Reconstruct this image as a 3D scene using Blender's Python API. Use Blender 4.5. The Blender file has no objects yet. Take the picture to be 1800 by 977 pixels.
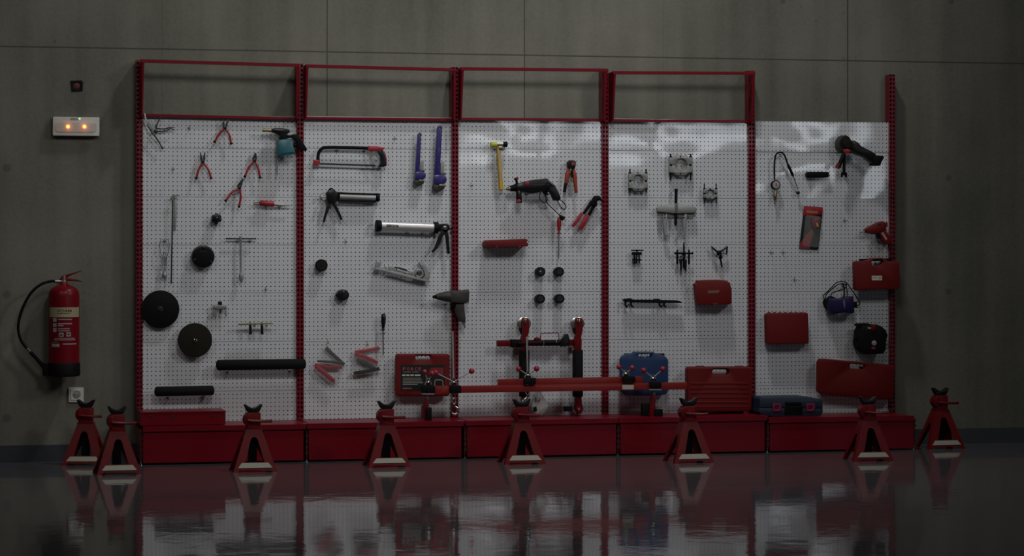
import bpy, bmesh, math, random
from mathutils import Vector, Matrix
from mathutils.geometry import tessellate_polygon
random.seed(7)
C = bpy.context.scene.collection
sc = bpy.context.scene

# ------------------------------------------------------------------ camera
F, TH, V0, HC = 4546.0, 0.2318, 421.8, 1.345      # focal length in px, yaw, horizon row, eye height
YB = 15.89                                        # pegboard face plane (y)
WD = -0.07                                        # wall plane, as distance in front of the board
cam = bpy.data.cameras.new('camera'); co = bpy.data.objects.new('camera', cam); C.objects.link(co)
cam.sensor_fit = 'HORIZONTAL'; cam.sensor_width = 36; cam.lens = F*36/1800
cam.shift_y = -(488.5-V0)/1800; cam.clip_end = 200
co.location = (0, 0, HC); co.rotation_euler = (math.pi/2, 0, -TH)
sc.camera = co
sc.view_settings.view_transform = 'Standard'; sc.view_settings.look = 'None'
sc.view_settings.gamma = 1; sc.view_settings.use_curve_mapping = False
sc.view_settings.exposure = -0.48
# ------------------------------------------------------------------ world and lights
w = bpy.data.worlds.new('world'); sc.world = w; w.use_nodes = True
w.node_tree.nodes['Background'].inputs[0].default_value = (.75, .85, 1, 1)
w.node_tree.nodes['Background'].inputs[1].default_value = .03
LAMPS = [  # x, y, z, power, size, colour, spread in degrees, aim point (None: straight down)
    (8.3, 9.2, 5.6, 1.6, 1.3, (1, .97, .93), 58, (2.7, 15.9, 1.6)),
    (2.6, 8.6, 5.8, 2.05, 1.5, (1, .975, .94), 66, (3.2, 15.9, 2.0)),
    (4.1, 14.1, 6.4, 8.5, .4, (1, .98, .96), 150, None),
    (-1.8, 9.5, 5.6, .7, 1.3, (1, .95, .86), 66, (1.6, 15.9, 1.6)),
]
WIN_POWER = 14

# ------------------------------------------------------------------ photograph -> place
cT, sT = math.cos(TH), math.sin(TH)
def P(px, py, d=0.0):
    """world point seen at pixel (px, py) on the plane d metres in front of the board"""
    u, v = px-900, V0-py
    dx, dy = u*cT+F*sT, -u*sT+F*cT
    t = (YB-d)/dy
    return Vector((t*dx, YB-d, HC+t*v))
def G(px, py):
    """world floor point seen at pixel"""
    u, v = px-900, V0-py
    t = -HC/v
    return Vector((t*(u*cT+F*sT), t*(-u*sT+F*cT), 0))
def S(px, d=0.0):
    u = px-900
    return (YB-d)/(-u*sT+F*cT)

# ------------------------------------------------------------------ materials
MATS = {}
def mat(name, col, rough=.5, metal=0, coat=0, coat_r=.1, emit=0, ecol=None, alpha=1, noise=0, nscale=30, bump=0, bscale=60, trans=0, spec=.5, ior=1.5):
    m = bpy.data.materials.new(name); m.use_nodes = True; nt = m.node_tree
    b = nt.nodes['Principled BSDF']
    b.inputs['Base Color'].default_value = (*col, 1); b.inputs['Roughness'].default_value = rough
    b.inputs['Metallic'].default_value = metal; b.inputs['Coat Weight'].default_value = coat
    b.inputs['Coat Roughness'].default_value = coat_r; b.inputs['Alpha'].default_value = alpha
    b.inputs['Specular IOR Level'].default_value = spec; b.inputs['IOR'].default_value = ior
    b.inputs['Transmission Weight'].default_value = trans
    if emit:
        b.inputs['Emission Color'].default_value = (*(ecol or col), 1); b.inputs['Emission Strength'].default_value = emit
    tc = nt.nodes.new('ShaderNodeTexCoord')
    if noise:
        n = nt.nodes.new('ShaderNodeTexNoise'); n.inputs['Scale'].default_value = nscale; n.inputs['Detail'].default_value = 5
        nt.links.new(tc.outputs['Object'], n.inputs['Vector'])
        r = nt.nodes.new('ShaderNodeMix'); r.data_type = 'RGBA'
        r.inputs['A'].default_value = (*[c*(1-noise) for c in col], 1); r.inputs['B'].default_value = (*[min(1, c*(1+noise)) for c in col], 1)
        nt.links.new(n.outputs['Fac'], r.inputs['Factor']); nt.links.new(r.outputs['Result'], b.inputs['Base Color'])
    if bump:
        n = nt.nodes.new('ShaderNodeTexNoise'); n.inputs['Scale'].default_value = bscale; n.inputs['Detail'].default_value = 3
        nt.links.new(tc.outputs['Object'], n.inputs['Vector'])
        bp = nt.nodes.new('ShaderNodeBump'); bp.inputs['Strength'].default_value = bump; bp.inputs['Distance'].default_value = .01
        nt.links.new(n.outputs['Fac'], bp.inputs['Height']); nt.links.new(bp.outputs['Normal'], b.inputs['Normal'])
    MATS[name] = m
    return m
red = mat('red_paint', (.165, .002, .010), .4, spec=.22, coat=.08, coat_r=.12, noise=.12, nscale=9)
redstand = mat('red_stand_paint', (.135, .004, .007), .38, spec=.22, coat=.04, coat_r=.12, noise=.12, nscale=20)
redbar = mat('red_bar_paint', (.23, .012, .010), .4, coat=.3, noise=.1)
redpl = mat('red_plastic', (.150, .008, .009), .5, spec=.28, noise=.06, bump=.05, bscale=300)
redbright = mat('red_grip', (.34, .014, .032), .4, noise=.08)
orange = mat('orange_grip', (.33, .045, .018), .45, noise=.08)
black = mat('black_rubber', (.005, .005, .006), .6, spec=.14, noise=.3, nscale=40)
blackgl = mat('black_gloss_plastic', (.007, .007, .009), .32, spec=.4, noise=.2)
foam = mat('black_foam', (.006, .006, .008), .85, spec=.25, noise=.2, bump=.3, bscale=200)
dkgrey = mat('dark_grey_housing', (.036, .034, .032), .55, noise=.1)
olive = mat('dark_olive_disc', (.017, .016, .012), .75, spec=.16, noise=.25, nscale=25, bump=.3, bscale=400)
steel = mat('brushed_steel', (.42, .43, .43), .35, metal=.9, noise=.12)
dksteel = mat('dark_steel', (.05, .055, .055), .4, metal=.8, noise=.2)
chrome = mat('chrome', (.75, .75, .75), .12, metal=1)
alum = mat('aluminium', (.62, .62, .62), .42, metal=.6, noise=.05)
castgrey = mat('cast_grey', (.34, .35, .35), .5, metal=.4, noise=.15)
brass = mat('brass', (.30, .26, .13), .4, metal=.8, noise=.1)
yellow = mat('yellow_paint', (.62, .40, .04), .45, noise=.08)
lime = mat('lime_plastic', (.50, .52, .05), .35)
wood = mat('ash_wood', (.50, .36, .13), .5, noise=.2, nscale=14)
blue = mat('blue_plastic', (.012, .040, .125), .45, noise=.05)
navy = mat('navy_plastic', (.014, .028, .055), .5, noise=.1)
indigo = mat('indigo_enamel', (.030, .024, .17), .35, coat=.3, noise=.08)
purple = mat('purple_plastic', (.014, .009, .055), .4, spec=.3)
teal = mat('teal_enamel', (.020, .125, .155), .35, noise=.05)
olivebar = mat('olive_zinc', (.26, .27, .12), .4, metal=.6)
white = mat('white_plastic', (.66, .64, .61), .45, noise=.03)
paper = mat('label_paper', (.62, .60, .52), .6, noise=.05)
cream = mat('reflective_strip', (.40, .41, .34), .45, noise=.06, nscale=25)
labelblack = mat('label_black', (.012, .016, .014), .35)
labelpink = mat('label_pink', (.45, .08, .12), .5)
labelgrey = mat('label_grey_print', (.30, .31, .30), .5)
beige = mat('foam_band_beige', (.36, .33, .20), .5)
darktext = mat('dark_red_print', (.07, .02, .01), .6)
blister = mat('clear_plastic_bag', (.80, .82, .80), .2, alpha=.07, coat=.35, bump=.8, bscale=45)
bagcl = mat('frosted_clear_bag', (.62, .62, .60), .18, alpha=.45, coat=.6, bump=.9, bscale=40)
glassy = mat('lamp_lens', (.75, .72, .68), .25, alpha=.35)
amber = mat('amber_lamp', (1, .35, .08), .4, emit=5.5, ecol=(1, .27, .05))
green = mat('green_led', (.2, 1, .3), .4, emit=2.2, ecol=(.2, 1, .35))
gauge = mat('gauge_face', (.42, .36, .40), .4)
chromelow = mat('zinc_steel', (.5, .5, .48), .3, metal=.85)
lampem = mat('lamp_glow', (1, 1, 1), .5, emit=14, ecol=(1, .97, .93))
winem = mat('daylit_window_glass', (.1, .1, .1), .3, emit=WIN_POWER, ecol=(.86, .93, 1))
cavity = mat('dark_cavity', (.02, .017, .017), .9, noise=.4)

def N(nt, t, **kw):
    n = nt.nodes.new(t)
    for k, v in kw.items(): setattr(n, k, v)
    return n
def math_(nt, op, a, b=None, c=None):
    n = N(nt, 'ShaderNodeMath', operation=op)
    for i, x in enumerate((a, b, c)):
        if x is None: continue
        if isinstance(x, (int, float)): n.inputs[i].default_value = x
        else: nt.links.new(x, n.inputs[i])
    return n.outputs[0]
def perforated(name, col, pu, pv, ou, ov, hu, hv, rough, coat, warp, rnd=True):
    """UVs are metres; holes of half size hu x hv on a pu x pv grid are cut through"""
    m = bpy.data.materials.new(name); m.use_nodes = True; nt = m.node_tree; b = nt.nodes['Principled BSDF']
    b.inputs['Roughness'].default_value = rough; b.inputs['Coat Weight'].default_value = coat; b.inputs['Coat Roughness'].default_value = .04
    uv = N(nt, 'ShaderNodeUVMap'); sp = N(nt, 'ShaderNodeSeparateXYZ'); nt.links.new(uv.outputs[0], sp.inputs[0])
    a = math_(nt, 'SUBTRACT', math_(nt, 'FRACT', math_(nt, 'DIVIDE', math_(nt, 'SUBTRACT', sp.outputs[0], ou), pu)), .5)
    c = math_(nt, 'SUBTRACT', math_(nt, 'FRACT', math_(nt, 'DIVIDE', math_(nt, 'SUBTRACT', sp.outputs[1], ov), pv)), .5)
    a = math_(nt, 'DIVIDE', math_(nt, 'MULTIPLY', a, pu), hu); c = math_(nt, 'DIVIDE', math_(nt, 'MULTIPLY', c, pv), hv)
    p = 2 if rnd else 6
    dd = math_(nt, 'ADD', math_(nt, 'POWER', math_(nt, 'ABSOLUTE', a), p), math_(nt, 'POWER', math_(nt, 'ABSOLUTE', c), p))
    nt.links.new(math_(nt, 'GREATER_THAN', dd, 1.0), b.inputs['Alpha'])
    tc = N(nt, 'ShaderNodeTexCoord')
    n = N(nt, 'ShaderNodeTexNoise'); n.inputs['Scale'].default_value = 3.5; n.inputs['Detail'].default_value = 6
    nt.links.new(tc.outputs['Object'], n.inputs['Vector'])
    mx = N(nt, 'ShaderNodeMix', data_type='RGBA'); mx.inputs['A'].default_value = (*[x*.93 for x in col], 1); mx.inputs['B'].default_value = (*[min(1, x*1.07) for x in col], 1)
    nt.links.new(n.outputs['Fac'], mx.inputs['Factor']); nt.links.new(mx.outputs['Result'], b.inputs['Base Color'])
    if warp:
        n2 = N(nt, 'ShaderNodeTexNoise'); n2.inputs['Scale'].default_value = 2.6; n2.inputs['Detail'].default_value = .6
        nt.links.new(tc.outputs['Object'], n2.inputs['Vector'])
        bp = N(nt, 'ShaderNodeBump'); bp.inputs['Strength'].default_value = 1; bp.inputs['Distance'].default_value = warp
        nt.links.new(n2.outputs['Fac'], bp.inputs['Height']); nt.links.new(bp.outputs['Normal'], b.inputs['Coat Normal'])
    return m
pegmat = perforated('white_perforated_steel', (.65, .68, .725), .0262, .02625, 0, -.006, .0037, .0037, .5, .55, .0070)
postmat = perforated('red_slotted_upright', (.17, .002, .014), .021, .028, 0, 0, .0058, .0078, .4, .08, 0, False)
whitesheet = mat('white_sheet_steel', (.62, .635, .66), .5, coat=.4)

def line_mask(nt, coord, pos, half):
    return math_(nt, 'LESS_THAN', math_(nt, 'ABSOLUTE', math_(nt, 'SUBTRACT', coord, pos)), half)
def concrete():
    m = bpy.data.materials.new('fair_faced_concrete'); m.use_nodes = True; nt = m.node_tree; b = nt.nodes['Principled BSDF']
    g = N(nt, 'ShaderNodeNewGeometry'); sp = N(nt, 'ShaderNodeSeparateXYZ'); nt.links.new(g.outputs['Position'], sp.inputs[0])
    X, Z = sp.outputs[0], sp.outputs[2]
    n1 = N(nt, 'ShaderNodeTexNoise'); n1.inputs['Scale'].default_value = .9; n1.inputs['Detail'].default_value = 8; n1.inputs['Roughness'].default_value = .55
    nt.links.new(g.outputs['Position'], n1.inputs['Vector'])
    mp = N(nt, 'ShaderNodeMapping'); mp.inputs['Scale'].default_value = (7, 1, .5); nt.links.new(g.outputs['Position'], mp.inputs['Vector'])
    n2 = N(nt, 'ShaderNodeTexNoise'); n2.inputs['Scale'].default_value = 1; n2.inputs['Detail'].default_value = 4; nt.links.new(mp.outputs[0], n2.inputs['Vector'])
    n3 = N(nt, 'ShaderNodeTexNoise'); n3.inputs['Scale'].default_value = 45; n3.inputs['Detail'].default_value = 4; nt.links.new(g.outputs['Position'], n3.inputs['Vector'])
    f = math_(nt, 'ADD', math_(nt, 'MULTIPLY', n1.outputs['Fac'], .55), math_(nt, 'ADD', math_(nt, 'MULTIPLY', n2.outputs['Fac'], .32), math_(nt, 'MULTIPLY', n3.outputs['Fac'], .13)))
    cr = N(nt, 'ShaderNodeValToRGB'); cr.color_ramp.elements[0].position = .37; cr.color_ramp.elements[1].position = .63
    cr.color_ramp.elements[0].color = (.104, .106, .085, 1); cr.color_ramp.elements[1].color = (.204, .201, .168, 1)
    nt.links.new(f, cr.inputs[0])
    seamz = P(922, 97, WD).z
    k = line_mask(nt, Z, seamz, .0045)
    top = math_(nt, 'GREATER_THAN', Z, seamz-.55)
    for px, hw in ((575, .004), (922, .004), (1490, .0045), (1166, .0018), (285, .0018)):
        k = math_(nt, 'MAXIMUM', k, math_(nt, 'MULTIPLY', line_mask(nt, X, P(px, 100, WD).x, hw), 1 if hw > .003 else .5))
    # cone marks left by the formwork ties, and small pits
    for px, py, r in ((12, 295, .032), (12, 518, .032), (12, 735, .034), (1668, 313, .028), (1667, 513, .028), (1376, 2, .024), (1672, 3, .024), (-320, 290, .03), (-320, 518, .03),
                      (1408, 12, .008), (1482, 24, .007), (1503, 25, .007), (1434, 38, .008), (1414, 38, .006), (1483, 102, .008), (1504, 101, .007), (1484, 114, .006), (1329, 99, .006), (1329, 111, .006), (1601, 125, .008), (1479, 199, .007),
                      (73, 310, .007), (138, 250, .008), (28, 263, .006), (198, 541, .005), (96, 73, .010), (299, 80, .007), (433, 87, .006), (1000, 58, .006)):
        q = P(px, py, WD)
        dx = math_(nt, 'SUBTRACT', X, q.x); dz = math_(nt, 'SUBTRACT', Z, q.z)
        rr = math_(nt, 'SQRT', math_(nt, 'ADD', math_(nt, 'MULTIPLY', dx, dx), math_(nt, 'MULTIPLY', dz, dz)))
        s_ = N(nt, 'ShaderNodeMapRange', interpolation_type='SMOOTHSTEP'); nt.links.new(rr, s_.inputs[0])
        s_.inputs[1].default_value = r*.55; s_.inputs[2].default_value = r; s_.inputs[3].default_value = .55; s_.inputs[4].default_value = 0
        k = math_(nt, 'MAXIMUM', k, s_.outputs[0])
    mx = N(nt, 'ShaderNodeMix', data_type='RGBA'); mx.inputs['B'].default_value = (.045, .042, .036, 1)
    nt.links.new(math_(nt, 'MULTIPLY', k, .8), mx.inputs['Factor']); nt.links.new(cr.outputs[0], mx.inputs['A']); nt.links.new(mx.outputs['Result'], b.inputs['Base Color'])
    b.inputs['Roughness'].default_value = .8
    bp = N(nt, 'ShaderNodeBump'); bp.inputs['Strength'].default_value = .15; bp.inputs['Distance'].default_value = .01
    nt.links.new(n3.outputs['Fac'], bp.inputs['Height']); nt.links.new(bp.outputs['Normal'], b.inputs['Normal'])
    return m
conc = concrete()
plainconc = mat('plain_concrete', (.16, .155, .13), .8, noise=.15, nscale=2)
skirt = mat('painted_skirting_band', (.055, .060, .075), .3, noise=.15, nscale=6)
def floor_mat():
    m = bpy.data.materials.new('polished_epoxy_floor'); m.use_nodes = True; nt = m.node_tree; b = nt.nodes['Principled BSDF']
    g = N(nt, 'ShaderNodeNewGeometry')
    n = N(nt, 'ShaderNodeTexNoise'); n.inputs['Scale'].default_value = 2.2; n.inputs['Detail'].default_value = 7; nt.links.new(g.outputs['Position'], n.inputs['Vector'])
    mx = N(nt, 'ShaderNodeMix', data_type='RGBA'); mx.inputs['A'].default_value = (.084, .080, .086, 1); mx.inputs['B'].default_value = (.118, .108, .118, 1)
    nt.links.new(n.outputs['Fac'], mx.inputs['Factor']); nt.links.new(mx.outputs['Result'], b.inputs['Base Color'])
    b.inputs['Roughness'].default_value = .055; b.inputs['IOR'].default_value = 1.47; b.inputs['Specular IOR Level'].default_value = .5
    mp = N(nt, 'ShaderNodeMapping'); mp.inputs['Rotation'].default_value = (0, 0, TH); mp.inputs['Scale'].default_value = (1, 1, 1); nt.links.new(g.outputs['Position'], mp.inputs['Vector'])
    n2 = N(nt, 'ShaderNodeTexNoise'); n2.inputs['Scale'].default_value = 5; n2.inputs['Detail'].default_value = 3; n2.inputs['Distortion'].default_value = .8
    nt.links.new(mp.outputs[0], n2.inputs['Vector'])
    bp = N(nt, 'ShaderNodeBump'); bp.inputs['Strength'].default_value = 1; bp.inputs['Distance'].default_value = .0011
    nt.links.new(n2.outputs['Fac'], bp.inputs['Height']); nt.links.new(bp.outputs['Normal'], b.inputs['Normal'])
    return m
floorm = floor_mat()

# ------------------------------------------------------------------ mesh building
def offset(poly, a):
    """move every corner of a 2d loop inwards by a (mitred, clamped)"""
    n = len(poly); area = sum(poly[i][0]*poly[(i+1) % n][1]-poly[(i+1) % n][0]*poly[i][1] for i in range(n))
    sg = 1 if area > 0 else -1; out = []
    for i in range(n):
        p0, p1, p2 = Vector(poly[i-1][:2]), Vector(poly[i][:2]), Vector(poly[(i+1) % n][:2])
        e1 = (p1-p0); e2 = (p2-p1)
        if e1.length < 1e-9 or e2.length < 1e-9: out.append(tuple(p1)); continue
        e1.normalize(); e2.normalize()
        n1 = Vector((-e1.y, e1.x))*sg; n2 = Vector((-e2.y, e2.x))*sg
        m = n1+n2
        if m.length < .3: m = n1.copy(); s = 1
        else: m.normalize(); s = 1/max(.5, m.dot(n1))
        out.append(tuple(p1+m*a*s))
    return out
class B:
    def __init__(s): s.v = []; s.f = []; s.uv = {}
    def add(s, vs, fs, T=None):
        o = len(s.v); s.v += [Vector(v) if T is None else T @ Vector(v) for v in vs]; s.f += [tuple(i+o for i in f) for f in fs]
        return s
    def slab(s, loops2d, fn, z0, z1, bev=0, seg=2):
        """extrude outer loop + holes; fn(x, y, z) maps to 3d. z1 is the front and gets the bevel"""
        rings = []
        for k, lp in enumerate(loops2d):
            n = len(lp); sgn = 1 if k == 0 else -1
            levels = [(lp, z0)]
            if bev:
                for q in range(seg+1):
                    a = q/seg*math.pi/2
                    levels.append((offset(lp, sgn*bev*(1-math.cos(a))), z1-bev*(1-math.sin(a)) if z1 > z0 else z1+bev*(1-math.sin(a))))
            else: levels.append((lp, z1))
            idx = []
            for l, z in levels:
                st = len(s.v); s.v += [Vector(fn(x, y, z)) for x, y in l]; idx.append(list(range(st, st+n)))
            for a, b_ in zip(idx, idx[1:]):
                for i in range(n): j = (i+1) % n; s.f.append((a[i], a[j], b_[j], b_[i]))
            rings.append((idx[0], idx[-1], levels[0][0], levels[-1][0]))
        for w_ in (0, 1):
            loops = [r[2+w_] for r in rings]; flat = [i for r in rings for i in r[w_]]
            tr = tessellate_polygon([[Vector((x, y, 0)) for x, y in l] for l in loops])
            s.f += [tuple(flat[i] for i in t) for t in tr]
        return s
    def plate(s, poly, d0, d1, bev=.0015, holes=()):
        """pixel outline -> slab between d0 and d1 in front of the board"""
        dm = (d0+d1)/2
        lp = [[(P(x, y, dm).x, P(x, y, dm).z) for x, y in l] for l in [poly, *holes]]
        return s.slab(lp, lambda x, z, d: (x, YB-d, z), d0, d1, bev)
    def box(s, px0, py0, px1, py1, d0, d1, bev=.002):
        return s.plate([(px0, py0), (px1, py0), (px1, py1), (px0, py1)], d0, d1, bev)
    def rev(s, A, Bp, prof, n=20):
        """solid of revolution about A->B, profile of (t, r) in metres"""
        A, Bp = Vector(A), Vector(Bp); ax = (Bp-A); L = ax.length; ax.normalize()
        u = ax.orthogonal().normalized(); v = ax.cross(u); st = len(s.v)
        for t, r in prof:
            for i in range(n):
                a = 2*math.pi*i/n; s.v.append(A+ax*L*t+(u*math.cos(a)+v*math.sin(a))*r)
        m = len(prof)
        for k in range(m-1):
            for i in range(n):
                j = (i+1) % n; a = st+k*n; b_ = st+(k+1)*n
                s.f.append((a+i, a+j, b_+j, b_+i))
        s.f.append(tuple(st+i for i in range(n))[::-1]); s.f.append(tuple(st+(m-1)*n+i for i in range(n)))
        return s
    def cyl(s, a, b, r, n=16, bev=0):
        """between (px,py,d) points, radius in px"""
        q = S(a[0], a[2]); A, B_ = P(*a), P(*b); L = (B_-A).length; r *= q
        if bev:
            e = min(bev*q, r*.9, L/2)/L; return s.rev(A, B_, [(0, r-e*L), (e*.3, r-e*L*.3), (e, r), (1-e, r), (1-e*.3, r-e*L*.3), (1, r-e*L)], n)
        return s.rev(A, B_, [(0, r), (1, r)], n)
    def lathe(s, a, b, prof, n=20):
        q = S(a[0], a[2]); return s.rev(P(*a), P(*b), [(t, r*q) for t, r in prof], n)
    def disc(s, px, py, d0, d1, r, n=32, bev=.12):
        """cylinder whose axis points at the viewer side (normal to the board)"""
        q = S(px, d1); c = P(px, py, d1); R = r*q; e = min(bev*R, abs(d1-d0)*.45); L = abs(d1-d0)
        return s.rev((c.x, YB-d0, c.z), (c.x, YB-d1, c.z), [(0, R), (1-e/L, R), (1-e*.3/L, R-e*.3), (1, R-e)], n)
    def dprof(s, px, py, d0, d1, prof, n=32):
        q = S(px, d1); c = P(px, py, d1)
        return s.rev((c.x, YB-d0, c.z), (c.x, YB-d1, c.z), [(t, r*q) for t, r in prof], n)
    def ball(s, px, py, d, r, n=14):
        q = S(px, d); c = P(px, py, d); R = r*q
        pr = [((1-math.cos(math.pi*k/8))/2, max(1e-5, R*math.sin(math.pi*k/8))) for k in range(9)]
        return s.rev(c-Vector((0, 0, R)), c+Vector((0, 0, R)), pr, n)
    def tubew(s, pts, r, n=8, smooth=4, closed=False):
        pts = [Vector(p) for p in pts]; rs = r if isinstance(r, (list, tuple)) else [r]*len(pts)
        if smooth > 1 and len(pts) > 2:
            out, ro = [], []; m = len(pts)
            for i in range(m if closed else m-1):
                g = (lambda k: pts[k % m]) if closed else (lambda k: pts[max(0, min(m-1, k))])
                p0, p1, p2, p3 = g(i-1), g(i), g(i+1), g(i+2)
                for k in range(smooth):
                    t = k/smooth
                    out.append(.5*((2*p1)+(p2-p0)*t+(2*p0-5*p1+4*p2-p3)*t*t+(3*p1-p0-3*p2+p3)*t**3)); ro.append(rs[i]*(1-t)+rs[(i+1) % m]*t)
            if not closed: out.append(pts[-1]); ro.append(rs[-1])
            pts, rs = out, ro
        m = len(pts); st = len(s.v); u = None
        for i in range(m):
            a = pts[i-1] if (closed or i > 0) else pts[i]; b = pts[(i+1) % m] if (closed or i < m-1) else pts[i]
            t = (b-a).normalized()
            if u is None: u = t.orthogonal().normalized()
            else: u = (u-t*u.dot(t)); u = u.normalized() if u.length > 1e-6 else t.orthogonal().normalized()
            v = t.cross(u)
            for k in range(n):
                an = 2*math.pi*k/n; s.v.append(pts[i]+(u*math.cos(an)+v*math.sin(an))*rs[i])
        for i in range(m if closed else m-1):
            a = st+i*n; b = st+((i+1) % m)*n
            for k in range(n): j = (k+1) % n; s.f.append((a+k, a+j, b+j, b+k))
        if not closed:
            s.f.append(tuple(st+i for i in range(n))[::-1]); s.f.append(tuple(st+(m-1)*n+i for i in range(n)))
        return s
    def tube(s, pts, r, n=8, smooth=4, closed=False):
        q = S(pts[0][0], pts[0][2]); rr = [x*q for x in r] if isinstance(r, (list, tuple)) else r*q
        return s.tubew([P(*p) for p in pts], rr, n, smooth, closed)
    def strap(s, pts, wd, d0, d1, bev=.001):
        """flat bar following pixel points; wd width(s) in px"""
        ws = wd if isinstance(wd, (list, tuple)) else [wd]*len(pts); L, R = [], []
        for i, p in enumerate(pts):
            a = Vector(pts[max(0, i-1)]); b = Vector(pts[min(len(pts)-1, i+1)]); t = (b-a).normalized(); nn = Vector((-t.y, t.x))*ws[i]/2
            L.append((p[0]+nn.x, p[1]+nn.y)); R.append((p[0]-nn.x, p[1]-nn.y))
        return s.plate(L+R[::-1], d0, d1, bev)
    def cube(s, x0, y0, z0, x1, y1, z1, T=None):
        return s.add([(x, y, z) for x in (x0, x1) for y in (y0, y1) for z in (z0, z1)], [(0, 1, 3, 2), (4, 6, 7, 5), (0, 4, 5, 1), (2, 3, 7, 6), (0, 2, 6, 4), (1, 5, 7, 3)], T)
def rrect(x0, y0, x1, y1, r=3, n=4):
    out = []
    for cx, cy, a0 in ((x1-r, y0+r, -90), (x1-r, y1-r, 0), (x0+r, y1-r, 90), (x0+r, y0+r, 180)):
        for k in range(n+1): a = math.radians(a0+90*k/n); out.append((cx+r*math.cos(a), cy+r*math.sin(a)))
    return out
def ell(cx, cy, rx, ry=None, n=24, a0=0, a1=360):
    ry = ry or rx; m = n if a1-a0 >= 360 else n+1
    return [(cx+rx*math.cos(math.radians(a0+(a1-a0)*k/n)), cy+ry*math.sin(math.radians(a0+(a1-a0)*k/n))) for k in range(m)]
def rot(poly, cx, cy, deg):
    a = math.radians(deg); c, s_ = math.cos(a), math.sin(a)
    return [(cx+(x-cx)*c-(y-cy)*s_, cy+(x-cx)*s_+(y-cy)*c) for x, y in poly]

def wpos(o):
    p = Vector((0, 0, 0))
    while o is not None: p += o.location; o = o.parent
    return p
def tag(o, label=None, cat=None, group=None, kind=None):
    if label: o['label'] = label
    if cat: o['category'] = cat
    if group: o['group'] = group
    if kind: o['kind'] = kind
    return o
def part(name, b, m, parent=None, label=None, kind=None, smooth=38):
    """link builder b (world coordinates) as one mesh object"""
    if parent is None:
        cs = b.v; mn = [min(v[i] for v in cs) for i in range(3)]; mxx = [max(v[i] for v in cs) for i in range(3)]
        org = Vector(((mn[0]+mxx[0])/2, (mn[1]+mxx[1])/2, mn[2]))
    else: org = wpos(parent)
    me = bpy.data.meshes.new(name); me.from_pydata([v-org for v in b.v], [], b.f)
    bm = bmesh.new(); bm.from_mesh(me)
    if not b.uv: bmesh.ops.recalc_face_normals(bm, faces=bm.faces)
    bm.to_mesh(me); bm.free()
    if b.uv:
        l = me.uv_layers.new(name='UVMap')
        for p in me.polygons:
            if p.index in b.uv:
                for li, c in zip(p.loop_indices, b.uv[p.index]): l.data[li].uv = c
    me.materials.append(m)
    if smooth:
        me.polygons.foreach_set('use_smooth', [True]*len(me.polygons)); me.set_sharp_from_angle(angle=math.radians(smooth))
    o = bpy.data.objects.new(name, me); C.objects.link(o)
    if parent is not None: o.parent = parent
    else: o.location = org
    return tag(o, label, kind=kind)
def thing(name, label, cat, at, group=None):
    o = bpy.data.objects.new(name, None); C.objects.link(o); o.location = P(*at) if len(at) == 3 and not isinstance(at, Vector) else at
    o.empty_display_size = .05
    return tag(o, label, cat, group)
def solo(name, b, m, label, cat, group=None):
    return tag(part(name, b, m), label, cat, group)
def lettering(txt, px, py, hpx, d, m, parent, name='lettering', wpx=None, bold=.0, wrap=None):
    cu = bpy.data.curves.new('t', 'FONT'); cu.body = txt; cu.size = 1; cu.extrude = 0; cu.offset = bold
    to = bpy.data.objects.new('t', cu); C.objects.link(to)
    me = bpy.data.meshes.new_from_object(to.evaluated_get(bpy.context.evaluated_depsgraph_get()))
    bpy.data.objects.remove(to)
    xs = [v.co.x for v in me.vertices]; ys = [v.co.y for v in me.vertices]
    q = S(px, d); h = hpx*q/(max(ys)-min(ys)); sx = h if not wpx else wpx*q/(max(xs)-min(xs)); c = P(px, py, d); o0 = wpos(parent)
    cx, cy = (max(xs)+min(xs))/2, (max(ys)+min(ys))/2
    for v in me.vertices:
        x = c.x+(v.co.x-cx)*sx; z = c.z+(v.co.y-cy)*h; y = c.y
        if wrap: dx = x-wrap[0]; y = wrap[1]-math.sqrt(max(0, wrap[2]**2-dx*dx))
        v.co = Vector((x, y, z))-o0
    me.materials.clear(); me.materials.append(m); me.name = name
    o = bpy.data.objects.new(name, me); C.objects.link(o); o.parent = parent
    return o
def dup(root, loc, rz=None, label=None):
    r = root.copy(); C.objects.link(r); r.location = loc
    if rz is not None: r.rotation_euler = (0, 0, rz)
    if label: r['label'] = label
    for ch in list(root.children):
        c = ch.copy(); C.objects.link(c); c.parent = r
        for g_ in list(ch.children):
            d = g_.copy(); C.objects.link(d); d.parent = c
    return r

# ------------------------------------------------------------------ the hall
X0, X1, Y0, Y1, ZC = -7.0, 17.5, -10.0, YB-WD, 7.0
def shell(name, vs, m):
    b = B(); b.add(vs, [(0, 1, 2, 3), (7, 6, 5, 4), (0, 4, 5, 1), (1, 5, 6, 2), (2, 6, 7, 3), (3, 7, 4, 0)])
    return part(name, b, m, kind='structure', smooth=0)
def slabbox(name, x0, y0, z0, x1, y1, z1, m):
    b = B().cube(x0, y0, z0, x1, y1, z1); return part(name, b, m, kind='structure', smooth=0)
slabbox('floor', X0, Y0, -.2, X1, Y1, 0, floorm)
slabbox('wall_back', X0, Y1, 0, X1, Y1+.25, ZC, conc)
slabbox('wall_left', X0-.25, Y0, 0, X0, Y1, ZC, plainconc)
slabbox('wall_right', X1, Y0, 0, X1+.25, Y1, ZC, plainconc)
slabbox('ceiling', X0, Y0, ZC, X1, Y1, ZC+.2, plainconc)
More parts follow.
